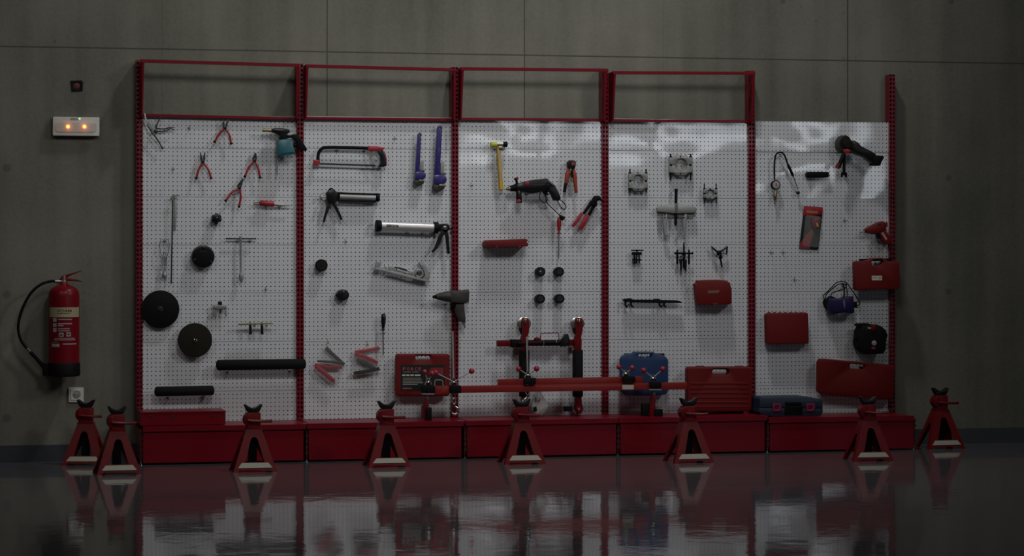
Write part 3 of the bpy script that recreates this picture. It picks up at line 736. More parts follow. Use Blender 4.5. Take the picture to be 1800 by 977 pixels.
r = thing('tool_tray', 'long dark red steel tool tray standing on the first base shelf', 'tray', (322, 745, .25))
zt = P(322, 723, .30).z; zb0 = P(322, 747.5, BD).z; xa, xb = P(247.5, 740, .30).x, P(396.5, 740, .30).x
b = B(); b.cube(xa, YB-.30, zb0, xb, YB-.04, zt-.012); part('body', b, red, r, smooth=0)
part('lid', B().cube(xa-.002, YB-.304, zt-.010, xb+.002, YB-.036, zt), red, r, smooth=0)
for x in (265, 303, 375): part('latch_recess', B().box(x-3, 729, x+3, 733.5, .3, .302, .0005), cavity, r)

# ------------------------------------------------------------------ bay 2 tools
r = thing('hacksaw', 'black hacksaw with red grip cap on the second pegboard', 'saw', (615, 292, .035))
part('frame', B().tube([(559.5, 288, .04), (559, 276, .04), (560.5, 268, .04), (566, 261, .04), (575, 259, .04), (610, 259.3, .04), (652, 260.5, .04)], 3.0, 10, 4), black, r)
part('blade_holder', B().plate(rrect(551, 281, 561, 291, 2), .03, .052, .003), redbright, r, 'red blade holder')
b = B(); pts = [(566, 287)]+[(566+i*2.6, 287+i*.06) for i in range(1, 37)]
teeth = [(660-i*1.3, 292.2-i*.045+(1.0 if i % 2 else 0)) for i in range(0, 72)]
b.plate([(562, 286.5), (662, 289.5)]+teeth+[(562, 289)], .038, .041, 0); part('blade', b, dksteel, r)
part('top_cap', B().plate([(645, 264), (648, 256.5), (662, 257), (675, 259.5), (675, 262), (668, 265), (655, 266)], .028, .055, .004), redbright, r, 'red top of the grip')
part('grip', B().plate([(662, 264), (673, 263), (676.5, 273), (678.5, 285), (678.5, 291.5), (674, 293.5), (664, 292.5), (669, 286), (668, 275)], .026, .056, .005), blackgl, r)
part('grip_edge', B().strap([(675, 266), (678.2, 279), (678.5, 291)], 2, .03, .054), redbright, r, 'red rear edge of the grip')
part('guard', B().tube([(651, 265, .04), (652, 277, .04), (656, 287, .04), (664, 291.5, .04)], 1.3, 8), castgrey, r, 'grey knuckle guard')
hooks([(592, 263), (640, 264)], 'hacksaw')

def pipe_wrench(label, xt, yt, xb, yb, wd, k):
    """hangs head down: handle top (xt, yt), head joint (xb, yb)"""
    r = thing('pipe_wrench', label, 'wrench', (xb, yb+28*k, .04))
    part('handle', B().plate([(xt-wd*.5, yt+3), (xt-wd*.3, yt), (xt+wd*.4, yt), (xt+wd*.55, yt+3), (xb+wd*.62, yb), (xb-wd*.62, yb)], .028, .048, .004, [ell(xt+.2, yt+4.2, 1.3, 1.9, 10)]), indigo, r)
    part('head', B().plate([(xb-wd*.65, yb-1), (xb+wd*.5, yb-2*k), (xb+wd*1.2, yb-3*k), (xb+15*k, yb), (xb+17*k, yb+7*k), (xb+14*k, yb+13*k), (xb+8*k, yb+15.5*k), (xb-wd*.8, yb+14.5*k)], .022, .060, .006), indigo, r)
    part('fixed_jaw', B().plate([(xb-wd*.8, yb+15*k), (xb+9*k, yb+16*k), (xb+14*k, yb+17*k), (xb+12*k, yb+23*k), (xb+4*k, yb+28*k), (xb-3*k, yb+26*k), (xb-8*k, yb+21*k)], .026, .056, .004), dkgrey, r, 'dark worn jaw')
    b = B(); x0, x1 = xb+6.5*k, xb+13.5*k; y0, y1 = yb-23*k, yb-1*k; n = 9
    edge = [(x1-(1.3*k if i % 2 else 0), y1-(y1-y0)*i/(2*n)) for i in range(2*n+1)]
    b.plate([(x0, y1)]+edge+[(x1-2*k, y0-2.5*k), (x0+1.5*k, y0-2*k), (x0, y0+2*k)], .034, .047, .0008); part('hook_jaw_shank', b, castgrey, r, 'grey threaded hook jaw shank')
    part('adjusting_nut', B().cyl((xb+5.5*k, yb-3.5*k, .042), (xb+14.5*k, yb-2*k, .042), 3.2*k, 12), dksteel, r)
    part('hook_jaw', B().plate([(xb+3*k, yb+15*k), (xb+14*k, yb+15*k), (xb+13*k, yb+19*k), (xb+2*k, yb+19*k)], .02, .064, .002), brass, r)
pipe_wrench('smaller of two indigo pipe wrenches hanging head down', 737, 233.5, 733.5, 303, 6, .86)
pipe_wrench('larger of two indigo pipe wrenches hanging head down beside the post', 772.5, 221, 768, 309, 8, 1.0)
hooks([(738, 236)], 'smaller pipe wrench'); hooks([(774, 224)], 'larger pipe wrench')

r = thing('caulking_gun', 'black skeleton caulking gun below the hacksaw', 'caulking gun', (620, 355, .04))
part('cradle', B().plate([(592, 337), (612, 338.5), (650, 341), (665, 339.5), (666.5, 342), (666, 352), (663, 354.5), (640, 353.5), (594, 352)], .012, .02, .002), black, r)
part('rail', B().tube([(592, 339, .05), (612, 339.8, .052), (650, 341, .05), (664, 341, .045)], 1.5, 8), black, r)
part('rail', B().tube([(592, 352, .05), (640, 353, .052), (662, 353.5, .045)], 1.3, 8), black, r)
part('barrel', B().cyl((597, 345.5, .04), (660, 348, .04), 5.2, 20), castgrey, r, 'grey cartridge tube')
part('front_ring', B().lathe((661, 347, .04), (666.5, 347.2, .04), [(0, 7.4), (1, 7.4)], 20), black, r)
part('head', B().plate([(573, 339), (578, 334), (588, 334), (593, 338), (594, 351), (589, 353), (587, 358), (577, 358), (574, 352)], .022, .058, .006), blackgl, r)
part('hanging_loop', B().tube([(577, 336, .04), (580, 332, .04), (584, 332, .04), (588, 336, .04)], 1.3, 8), black, r)
part('trigger', B().strap([(580, 354), (576, 366), (571.5, 380), (569, 390.5)], [6, 5, 3.6, 3], .03, .05), blackgl, r)
part('grip', B().strap([(585, 354), (590, 364), (596, 376), (600.5, 386.5)], [6, 5, 4.2, 3], .03, .05), blackgl, r)
part('plunger_disc', B().lathe((563, 346, .04), (566, 346, .04), [(0, 5), (1, 5)], 16), castgrey, r)
part('plunger_rod', B().cyl((564, 346, .04), (576, 346, .04), 1.2, 8), steel, r)
hooks([(582, 335), (640, 342)], 'skeleton caulking gun')

r = thing('sausage_gun', 'silver barrelled sealant gun with black end caps beside the post', 'caulking gun', (720, 408, .04))
brl = part('barrel', B().cyl((667, 397, .045), (764, 400.5, .045), 8.2, 28), alum, r, 'polished silver barrel')
part('front_cap', B().lathe((660.5, 396.8, .045), (670, 397, .045), [(0, 9.5), (.1, 10.2), (.9, 10), (1, 9)], 24), black, r)
part('rear_cap', B().lathe((762, 400, .045), (770.5, 400.3, .045), [(0, 10), (.9, 10), (1, 8)], 24), black, r)
part('frame', B().plate([(770, 394), (778, 393), (787, 393), (790, 397), (790, 404), (785, 407), (771, 407)], .035, .055, .003, [ell(782, 399.5, 3.8, 3)]), blackgl, r)
part('rod', B().cyl((770, 400.4, .045), (797, 401, .045), 1.1, 8), dksteel, r)
part('rod_knob', B().ball(794.5, 401, .045, 2.3), black, r)
part('trigger', B().strap([(782, 404), (775, 414), (769, 428), (765, 437), (759.5, 443)], [8, 6.5, 5, 4, 3], .033, .055), blackgl, r)
part('grip', B().strap([(783, 404), (786, 416), (787, 430), (788.3, 446)], [7, 5.5, 4.6, 4], .033, .055), blackgl, r)
b = B().plate([(679.5, 394.2), (700.5, 395), (700.5, 399.2), (679.5, 398.4)], .0735, .0748, 0); ll = part('label', b, labelgrey, r, smooth=0)
for x0, x1, y in ((679.8, 688.5, 396.4), (690.5, 694, 397.6), (696.5, 700.3, 397)): part('print_line', B().box(x0, y, x1, y+1.5, .0749, .0755, 0), labelblack, ll, smooth=0)
hooks([(715, 408), (742, 409)], 'silver sealant gun')

r = thing('filter_cup', 'small black bell shaped cup left of the grey plastic clamp', 'filter wrench', (566, 477, .03))
part('cup', B().dprof(565.8, 466.3, .004, .06, [(0, 8.5), (.4, 10.7), (.9, 10.7), (1, 9.8)], 28), black, r)
part('face', B().dprof(565.8, 466.3, .0602, .062, [(0, 8.6), (1, 8)], 24), olive, r)
part('square_drive', B().dprof(565.8, 466.5, .0622, .066, [(0, 1.8), (1, 1.6)], 4), chrome, r)
r = thing('filter_cup', 'small black ribbed cup with bright screw below the bell shaped cup', 'filter wrench', (602, 529, .03))
pr = [(602+(11.2 if k % 2 else 10.3)*math.cos(2*math.pi*k/28), 518.3+(10.2 if k % 2 else 9.5)*math.sin(2*math.pi*k/28)) for k in range(28)]
part('cup', B().plate(pr, .004, .055, .004), blackgl, r)
part('tab', B().plate([(588.5, 519), (593, 515), (593, 523)], .03, .045, .001), blackgl, r)
part('screw', B().disc(604, 512.5, .0552, .060, 1.8, 12), chrome, r)

r = thing('plastic_clamp', 'grey translucent moulded bracket tilted beside the silver gun', 'clamp', (706, 497, .03))
part('base_rail', B().strap([(657.5, 471.5), (685, 478), (715, 485.5), (754, 494.5)], [2.4, 4, 4.2, 3.4], .02, .055, .002), castgrey, r)
part('hook_end', B().plate([(659, 471), (661, 460), (664, 458.5), (671, 460.5), (670, 463), (667.5, 463), (668, 469.5), (676, 471.5), (683, 469.5), (685, 477), (670, 475)], .02, .04, .002), castgrey, r)
b = B().plate([(683, 468), (695, 468.5), (712, 473), (720, 476.5), (731, 477.5), (729, 489), (700, 482), (684, 478)], .02, .046, .002, [[(689, 471.5), (700, 472), (712, 476), (724, 479.5), (723, 484), (700, 478), (690, 475.5)]]); part('channel', b, castgrey, r)
part('channel_cover', B().plate([(694, 469), (705, 470), (716, 474), (715, 476.5), (703, 473.5)], .046, .054, .001), dkgrey, r)
part('ring', B().plate(ell(736, 480.5, 8, 8), .02, .05, .002, [ell(736, 480.5, 5, 5.2)]), castgrey, r)
part('horn', B().plate([(735, 461.5), (744, 459.5), (749, 468), (753, 478), (755, 486), (753, 493), (742, 490), (746, 484), (744, 476), (740, 469)], .02, .05, .003), castgrey, r)
hooks([(676, 470), (728, 482)], 'grey moulded bracket')

r = thing('impact_wrench', 'dark grey air impact wrench hanging across the post above the red case', 'impact wrench', (805, 575, .06))
part('motor_housing', B().plate([(790, 513.5), (795, 510.5), (816, 510), (822, 509), (823.5, 513), (823, 529), (819, 532), (806, 533), (797, 532), (790, 529)], .04, .115, .012), dkgrey, r)
part('hammer_case', B().lathe((767, 521.2, .078), (793, 521, .078), [(0, 4.5), (.25, 6.5), (.6, 9), (1, 10)], 28), dkgrey, r)
part('anvil', B().lathe((760.5, 522, .078), (768.5, 521.3, .078), [(0, 2), (.1, 2.8), (.5, 2.8), (.55, 3.6), (1, 4.8)], 14), black, r)
part('handle', B().plate([(800, 531), (815, 531), (816, 545), (818, 558), (818, 566), (808, 565.5), (803, 555), (800, 545)], .058, .095, .010), dkgrey, r)
part('trigger', B().plate([(795, 531.5), (801, 531.5), (801, 541), (798, 540)], .07, .085, .003), black, r)
part('air_inlet', B().lathe((814.5, 565, .075), (817.5, 576, .075), [(0, 3.2), (.4, 3), (.45, 2), (1, 1.6)], 14), chromelow, r)
part('forward_lever', B().tube([(812, 531, .1), (822, 533, .1), (823.5, 528, .1)], .9, 8), steel, r)
hooks([(783, 532)], 'dark grey impact wrench')

def screwdriver(label, xt, yt, xm, ym, xb, yb, wd, m, shaft):
    r = thing('screwdriver', label, 'screwdriver', (xb, yb, .04))
    part('handle', B().lathe((xt, yt, .045), (xm, ym, .045), [(0, wd*.5), (.06, wd*.85), (.25, wd), (.5, wd*.95), (.8, wd*.6), (.88, wd*.5), (.94, wd*.72), (1, wd*.6)], 16), m, r)
    part('shaft', B().lathe((xm, ym, .045), (xb, yb, .045), [(0, 1.1), (.95, 1.1), (1, .8)], 10), shaft, r)
    part('cap', B().ball(xt, yt+1.8, .045, wd*.45, 10), steel if m is blackgl else m, r)
screwdriver('black handled screwdriver above the bagged cutters', 674.3, 551, 673.5, 581, 673.8, 624, 4.3, blackgl, steel)
hooks([(674, 583)], 'black handled screwdriver')

def bagged(label, bag, bars, at):
    r = thing('bagged_cutters', label, 'packaged tool', at)
    for pts, wd, m, nm, d in bars:
        part(nm, B().strap(pts, wd, d, d+.014, .004), m, r)
    b = B().plate(bag, .012, .052, .012); part('plastic_bag', b, blister, r, 'crumpled clear plastic bag')
bagged('left clear bag of red and black folding cutters', [(574, 602), (581, 601), (609, 634), (605, 643), (590, 668), (586, 676), (571, 668), (553, 648), (556, 636)],
       [([(573, 611), (584, 622), (605, 641)], [6.5, 6.5, 6], dkgrey, 'black_handle', .02), ([(558, 634.5), (583, 636), (604, 638.5)], [3.5, 5, 5], dkgrey, 'black_jaw', .03),
        ([(554, 641), (575, 645.5), (601, 645.5)], [6, 6.5, 5.5], redbright, 'red_jaw', .022), ([(555, 643), (571, 656), (588, 670.5)], [7, 7.5, 6.5], redbright, 'red_handle', .034)], (580, 676, .02))
bagged('right clear bag of red and black folding cutters, nearer the red case', [(619, 614), (640, 606), (668, 604), (673, 620), (671, 640), (670, 654), (645, 657), (621, 661), (619, 640)],
       [([(624, 619), (645, 616), (667, 611)], [6, 6, 5.5], redbright, 'red_handle', .02), ([(624, 622), (644, 628), (664, 638)], [7, 7, 6], redbright, 'red_jaw', .03),
        ([(628, 631), (645, 640), (662, 650)], [5, 8, 6], dkgrey, 'black_jaw', .022), ([(622, 656), (645, 652.5), (667, 648)], [6, 6, 6], black, 'black_handle', .034)], (645, 660, .02))
hooks([(576, 600)], 'left bag of cutters'); hooks([(645, 604)], 'right bag of cutters')

# cases --------------------------------------------------------------
def case(label, outline, d1, m, at, holes=(), latches=(), ribs=(), bev=.008, cat='tool case', d0=.004):
    r = thing('tool_case', label, cat, at)
    dm = d0+(d1-d0)*.48
    part('back_shell', B().plate(outline, d0, dm, .003, holes), m, r)
    part('front_shell', B().plate(outline, dm+.0015, d1, bev, holes), m, r)
    for x0, y0, x1, y1 in latches: part('latch', B().box(x0, y0, x1, y1, dm-.012, dm+.016, .002), black, r, 'black latch')
    for x0, y0, x1, y1 in ribs: part('rib', B().box(x0, y0, x1, y1, d1-.001, d1+.004, .0035), m, r)
    return r
OUT = rrect(695, 621.5, 790, 696, 5)
r = case('red carrying case with a black printed label hanging on the second bay', OUT, .085, redpl, (742, 696, .04), holes=[rrect(730, 624.5, 756, 632, 3)], d0=.04)
lb = part('label', B().box(704.5, 641, 782, 686.5, .0855, .0867, 0), labelblack, r, 'black printed label', smooth=0)
for ch, x in zip('FORCE', (710.5, 717.5, 724.5, 731.5, 738)): lettering(ch, x, 648.3, 5.4, .0875, labelpink, lb, wpx=4.6, bold=.02)
for x0, x1, y, h in ((709, 723, 653, 1), (725, 736, 653, 1)): part('print_line', B().box(x0, y, x1, y+h, .0868, .0872, 0), labelgrey, lb, smooth=0)
for x0, x1 in ((707, 713), (714.5, 720), (721.5, 727.5), (729, 739)): part('print_line', B().box(x0, 658, x1, 660.6, .0868, .0872, 0), paper, lb, smooth=0)
for k, x1 in enumerate((740, 741, 742, 744, 734)): part('print_line', B().box(708, 664+2.7*k, x1, 665.1+2.7*k, .0868, .0872, 0), labelgrey, lb, smooth=0)
part('print_line', B().box(708, 681.6, 724, 683.4, .0868, .0872, 0), labelpink, lb, smooth=0)
part('print_panel', B().plate([(757, 646), (780, 646), (780, 659), (752, 659)], .0868, .0871, 0), mat('label_red', (.22, .02, .03), .45), lb, smooth=0)
hooks([(735, 631), (752, 631)], 'red case with printed label')

r = case('small plain red case with a faded sticker on the fourth bay', [(1220, 499), (1224, 497), (1224.5, 493), (1236, 492), (1262, 491.5), (1276, 493), (1278, 495.5), (1281.5, 496.5), (1284.5, 511), (1284.5, 532), (1281, 534.5), (1262, 535.5), (1223.5, 535.5), (1221.5, 515)], .10, redpl, (1252, 536, .05))
st_ = part('sticker', B().plate(rot([(1244, 510.5), (1265, 510), (1262.5, 515), (1244.5, 515.5)], 1254, 512, -1), .1005, .101, 0), mat('faded_sticker', (.20, .10, .07), .5), r, smooth=0)
part('latch', B().box(1251, 532.5, 1260, 536.5, .05, .103, .001), mat('red_latch', (.12, .008, .01), .5), r)

bl_out = [(1090, 632), (1092, 627), (1099, 622.5), (1110, 621), (1114, 618), (1148, 618), (1152, 621.5), (1163, 623), (1170, 627.5), (1173.5, 633), (1173.5, 687), (1169, 692.5), (1160, 694.5), (1104, 694.5), (1095, 692), (1090, 687)]
r = case('dark blue moulded carrying case behind the support bar clamps', bl_out, .11, blue, (1131, 695, .05), holes=[[(1121, 622.5), (1144.5, 622), (1141.5, 628.5), (1123, 629.5)]], latches=[(1098, 621, 1114, 626), (1152, 621, 1167, 626)], d0=.04)
hooks([(1127, 626), (1138, 626)], 'dark blue case')
r = thing('tool_case', 'large ribbed red case standing on the fourth base shelf', 'tool case', (1262, 723, .1))
bo = rrect(1206.5, 644, 1319.5, 722.5, 5)
part('back_shell', B().plate(bo, .05, .10, .003, [rrect(1250, 649, 1279, 657.5, 3.5)]), redpl, r)
part('front_shell', B().plate(bo, .1015, .16, .010, [rrect(1250, 649, 1279, 657.5, 3.5)]), redpl, r)
for k in range(6): part('rib', B().box(1213, 672+8.2*k, 1316, 675.5+8.2*k, .159, .163, .0035), redpl, r)
for x in (1224, 1292): part('latch', B().box(x, 642.6, x+13, 645.6, .09, .112, .001), black, r, 'black latch')
for x in (1212, 1303): part('foot', B().box(x, 722, x+10, 731.5, .06, .155, .002), redpl, r)

# ------------------------------------------------------------------ folding roller frame, engine support bar, parts bag
r = thing('roller_frame', 'folded red steel frame with black foam sleeves and small wheels on middle shelf', 'mechanic stand', (968, 728, .08))
for x, nm in ((920, 0), (1014, 1)):
    yb_ = 697
    part('sleeve', B().cyl((x+1.5, 615, .09), (x+1.5, yb_, .09), 9.3, 20, 1), foam, r, 'black foam sleeve')
    part('fork', B().plate([(x-3, 566), (x-1.5, 559), (x+8, 559), (x+9.5, 566), (x+9, 580), (x+6.5, 592), (x+7.5, 600), (x+7, 616), (x-4, 616), (x-5.5, 600), (x-2, 585)], .08, .12, .004), redstand, r)
    wh = part('wheel', B().cyl((x+1.5-5, 569.5, .075), (x+1.5+8, 569.5, .075), 11.5, 24, 2) if 0 else B().dprof(x+1.5, 568.5, .045, .078, [(0, 10), (.15, 12.5), (.85, 12.5), (1, 10)], 28), chromelow, r, 'small zinc wheel')
    part('hub', B().disc(x+3.5, 564, .1205, .128, 3, 12), chrome, r)
    part('brake', B().plate([(x-8, 577), (x-2, 575), (x-1, 584), (x-4, 588)], .06, .09, .002), black, r)
    part('lower_fork', B().plate([(x-3.5, 697), (x+7, 697), (x+8, 710), (x+9, 720), (x+6, 727), (x, 727), (x-3.5, 716)], .08, .12, .004), redstand, r)
    part('wheel', B().dprof(x+2.5, 718.5, .045, .078, [(0, 8), (.15, 10), (.85, 10), (1, 8)], 24), chromelow, r, 'small zinc wheel')
    part('hub', B().disc(x+3.5, 719, .1205, .128, 2.6, 12), chrome, r)
part('foot_pad', B().box(991.5, 714, 1005, 722.5, .07, .11, .003), black, r)
part('crossbar', B().plate([(873, 598.5), (1022, 596.5), (1022, 607.5), (873, 609)], .062, .085, .003), redstand, r)
part('bar_sleeve', B().box(898, 596.5, 913, 610, .055, .125, .004), black, r)
part('inner_tube', B().lathe((910, 603.5, .14), (1001, 601.5, .14), [(0, 2.2), (.25, 3.4), (.5, 4.5), (1, 4.6)], 16), black, r, 'black telescopic tube')
part('tube_knob', B().plate([(984, 598), (990, 592), (992, 587), (998, 586.5), (998.5, 592), (1001, 597), (1000, 608), (985, 609)], .12, .16, .004), blackgl, r)
part('ring_clip', B().lathe((954, 603, .14), (955.3, 603, .14), [(0, 5), (1, 5)], 16), chrome, r)
part('bolt', B().disc(978.5, 601, .14, .1605, 2, 12), chrome, r)
part('bracket', B().tube([(950.5, 597, .12), (950.5, 586.5, .12), (965, 585.5, .12), (980, 585, .12), (982, 588, .12), (982.5, 597, .12)], .8, 8, 2), redstand, r)
part('cam', B().plate(ell(944, 596, 5, 3.4, 14), .1, .13, .002), redstand, r)

def tknob(root, x, y, balls, d, block, rodtop=None, below=None, cone=True):
    part('clamp_block', B().box(*block, d-.03, d+.03, .002), black, root, 'black sliding clamp block')
    part('screw_nut', B().lathe((x, y+9, d), (x, y-3, d), [(0, 6), (.35, 6), (.45, 4.2), (.8, 2.8), (1, 1.2)], 16), chrome, root, 'chrome screw nut')
    for bx, by, br in balls:
        tb = part('tommy_bar', B().cyl((x, y+4, d), (bx, by, d+.01), 1.0, 8), castgrey, root)
        part('ball_knob', B().ball(bx, by, d+.01, br), redbright, root, 'red ball knob')
    if rodtop is not None:
        n = int(abs(y-rodtop)/1.6); pr = [(k/(2*n), 1.9 if k % 2 else 1.5) for k in range(2*n+1)]
        part('threaded_rod', B().lathe((x-2, rodtop, d-.01), (x-.5, y, d-.01), pr, 8), castgrey, root)
ed_ = .24
r = thing('engine_support_bar', 'red engine support bar with ball knob screws and chrome hooks across three bays', 'engine support', (980, 742, .2))
part('lower_beam', B().plate([(757, 679), (1207, 671.5), (1207, 684), (757, 691)], ed_-.025, ed_+.005, .002), redbar, r)
part('upper_beam', B().plate([(875, 666.2), (1130, 661.3), (1130, 673), (875, 678.5)], ed_-.022, ed_+.001, .002), redbar, r)
part('sliding_sleeve', B().plate([(763, 678.3), (789, 677.8), (789, 692), (763, 692.5)], ed_-.03, ed_+.012, .002), redbar, r, 'bright red sliding sleeve')
part('strap_bracket', B().tube([(764, 679, ed_+.014), (764.5, 669, ed_+.014), (768, 668, ed_+.014), (776, 668, ed_+.014), (778, 671, ed_+.014), (778.5, 679, ed_+.014)], 1.2, 8, 2), mat('dull_pink_metal', (.30, .16, .17), .5), r)
tknob(r, 752.5, 667, [(746.5, 653.5, 4.6), (759.5, 656.5, 5)], ed_, (742, 678, 763.5, 690))
tknob(r, 797.5, 667, [(829, 652, 5.2), (766, 655, 4.8)], ed_, (790, 677.5, 809, 690.5), 582)
tknob(r, 928, 655, [(911.5, 648.3, 4.9), (943.3, 647.8, 5)], ed_, (920, 664, 940, 674.5), 592)
tknob(r, 1100.5, 652, [(1088, 645, 4.6), (1111, 646.5, 4.8)], ed_, (1093, 661.5, 1115, 670.5))
tknob(r, 1148, 660, [(1131.5, 651, 5), (1165, 648.5, 4.9)], ed_, (1141, 671.5, 1160.5, 681))
part('rating_sticker', B().box(1094, 676.2, 1114, 684.3, ed_+.0052, ed_+.0062, 0), paper, r, 'blank pale sticker', smooth=0)
for x, y0, y1, pads in ((751, 691, 716, ((742, 713, 749, 735, -.02), (748, 716, 758, 741, .012))), (1149.5, 683.5, 712, ((1128, 709.5, 1141, 733, -.02), (1150, 719, 1163.5, 736, .012)))):
    part('foot_plate', B().box(x-10, y0, x+11, y0+1.8, ed_-.03, ed_+.03, .0005), castgrey, r)
    part('foot_screw', B().cyl((x+.5, y0, ed_), (x, y1, ed_), 2.0, 10), castgrey, r)
    part('foot_strut', B().plate([(x-5, y0+10), (x+1, y0+8), (x+2.5, y1+8), (x+1, y1+24), (x-9, y1+18), (x-8, y1+2)], ed_-.012, ed_+.010, .002), redstand, r)
    part('foot_bolt', B().ball(x+4, y0+21, ed_+.014, 1.9, 10), chrome, r)
    for a in pads: part('rubber_pad', B().box(a[0], a[1], a[2], a[3], ed_-.03+a[4], ed_+.015+a[4], .003), black, r, 'black rubber pad')
for x, y0 in ((798, 691), (927, 676)):
    for k in range(2): part('chain_link', B().tube([(x-2+k, y0+4+9*k-4, ed_), (x-3.6+k, y0+4+9*k, ed_), (x-2+k, y0+9*k+9, ed_), (x+1+k, y0+9*k+9, ed_), (x+2.4+k, y0+9*k+4, ed_), (x+1+k, y0+9*k, ed_)], 1.2, 8, 3, True), chromelow, r)
part('hook', B().tube([(799, 710, ed_), (800, 714, ed_), (804, 717, ed_), (805, 722, ed_), (802, 727.5, ed_), (797, 728, ed_), (793.5, 724, ed_), (793, 719, ed_)], [2, 2, 2.4, 2.8, 2.8, 2.4, 1.8, 1], 10), chrome, r, 'chrome lifting hook')
part('hook', B().tube([(927, 694, ed_), (926, 698, ed_), (921, 703, ed_), (918, 707, ed_), (920, 712, ed_)], [1.6, 1.8, 2.2, 2, 1.2], 10), chrome, r, 'chrome lifting hook')
r = thing('parts_bag', 'frosted plastic bag of small parts hanging behind the middle jack stand', 'bag', (948, 730, .19))
part('bag', B().plate([(940, 692), (948, 679), (952, 690), (958, 702), (965, 714), (957, 726), (949, 733), (938, 724), (934, 712), (937, 700)], .125, .155, .012), bagcl, r)
part('bag_neck', B().tube([(944, 690, .14), (947, 680, .14), (950, 674, .15), (958, 671, .15)], [3, 1.5, 2, 1], 8), bagcl, r)
part('contents', B().plate([(937, 716), (943, 714), (944, 722), (938, 724)], .156, .16, .001), black, r)
part('contents', B().plate([(950, 722), (961, 710), (964, 713), (952, 730)], .156, .162, .001), castgrey, r, 'grey metal piece')
part('contents', B().plate([(940, 697), (950, 699), (949, 706), (940, 706)], .156, .160, .001), chromelow, r)
# ------------------------------------------------------------------ bay 3 tools
r = thing('hammer', 'soft face hammer with yellow painted wooden handle', 'hammer', (878, 335, .04))
part('handle', B().lathe((875.5, 258, .045), (879.8, 318, .045), [(0, 3.2), (.15, 3.4), (.4, 4.0), (1, 4.1)], 14), wood, r)
part('handle_dip', B().lathe((879.8, 318, .045), (881, 335.5, .045), [(0, 4.1), (.85, 4.1), (1, 1.6)], 14), yellow, r, 'yellow dipped handle end')
part('head', B().cyl((873, 253.6, .045), (885, 253.6, .045), 4.2, 18), chromelow, r)
part('head_collar', B().cyl((876, 260, .045), (882, 260, .045), 4.5, 14), brass, r)
part('striking_face', B().lathe((862.5, 254.5, .045), (873.5, 254, .045), [(0, 4.6), (.1, 5.4), (1, 5)], 20), lime, r, 'lime yellow striking face')
part('striking_face', B().lathe((884, 253.6, .045), (891.5, 253.6, .045), [(0, 4.7), (.9, 5.2), (1, 4.6)], 20), black, r, 'black striking face')
hooks([(870, 261), (884, 261)], 'yellow handled hammer')

r = thing('electric_drill', 'black corded drill with side handle and coiled cord', 'drill', (930, 356, .08))
part('body', B().plate([(906, 324), (918, 320), (938, 315.5), (960, 313.5), (964, 315.5), (963, 319.5), (968, 322), (965, 332), (955, 336), (940, 340), (930, 341), (918, 338), (906, 336)], .05, .12, .016), blackgl, r)
part('gear_case', B().lathe((896, 331.5, .085), (910, 329.5, .085), [(0, 5), (.5, 6), (1, 8)], 20), black, r)
part('chuck', B().lathe((889.5, 332.5, .085), (897.5, 331.3, .085), [(0, 1.6), (.2, 3.2), (.8, 4.4), (1, 4.4)], 18), chrome, r, 'chrome chuck')
part('side_handle', B().lathe((911.5, 334, .10), (912.5, 357, .10), [(0, 4), (.1, 5), (.9, 5.4), (1, 4.6)], 16), blackgl, r)
part('handle_cap', B().disc(912.4, 353.3, .118, .128, 3.4, 14), redbright, r, 'red cap of the side handle')
part('depth_rod', B().lathe((910, 330, .1), (907, 313, .1), [(0, 3.4), (.3, 2.2), (.8, 2.2), (.9, 4.4), (1, 3.4)], 12), black, r)
part('rod_end', B().lathe((908, 315, .1), (906.5, 312, .1), [(0, 4.2), (1, 4)], 12), mat('dull_magenta', (.16, .01, .04), .5), r)
part('rear_handle', B().plate([(958, 316), (968, 319), (975, 326), (981, 338), (985, 348), (982, 353), (973, 352.5), (970, 345), (966, 338), (959, 337), (955, 333)], .06, .105, .010), blackgl, r)
part('trigger', B().plate([(953, 336), (961, 336), (964, 343), (958, 343)], .07, .09, .003), black, r)
part('badge', B().disc(926.5, 322.3, .1202, .123, 4, 16), mat('magenta_red', (.30, .01, .04), .4), r, 'red round badge')
part('cord', B().tube([(983, 350, .08), (990, 355, .08), (995, 363, .085), (992, 368, .09), (986, 364, .09), (981, 355, .09), (974, 345, .09), (975, 330, .1), (962, 322, .12), (956, 335, .11), (962, 350, .08), (957, 356, .07), (950, 352, .07), (949, 340, .07), (957, 330, .06), (958, 345, .06), (963, 358, .06), (975, 370, .06), (986, 380, .06)], .85, 8, 6), black, r)
part('plug', B().lathe((984, 379, .06), (991, 385, .06), [(0, 2), (.5, 3), (.9, 4.6), (1, 4.4)], 12), black, r)
for o_ in (0, 3): part('plug_pin', B().cyl((991, 383+o_, .06), (997, 382+o_*1.6, .06), .6, 6), steel, r)
hooks([(925, 340), (955, 335)], 'black corded drill')

r = thing('wire_stripper', 'orange handled automatic wire stripper with black head', 'wire stripper', (1003, 339, .04))
part('head', B().plate([(996.5, 285), (1000, 281.5), (1009, 281.5), (1012, 285), (1010.5, 294), (1007, 299), (1000, 299), (997, 294)], .03, .06, .003), blackgl, r)
part('red_slide', B().plate([(1004, 285.5), (1011.5, 286), (1010, 291), (1005, 291)], .0605, .066, .001), orange, r)
part('pivot', B().disc(1003.3, 298.5, .058, .066, 1.8, 12), brass, r)
part('handle', B().strap([(999.5, 296), (996.8, 308), (994.3, 322)], [4.5, 6, 4.4], .032, .055, .003), orange, r)
part('handle_tip', B().strap([(994.3, 322), (992, 338)], [4.4, 4.4], .032, .055, .003), black, r, 'black handle tip')
part('handle', B().strap([(1007.5, 296), (1010.5, 310), (1011.7, 324), (1013, 339)], [4.5, 6.4, 5, 4.2], .032, .055, .003), orange, r)
part('inner_lever', B().strap([(1004.8, 300), (1006, 312)], [3, 2], .035, .05, .001), black, r)
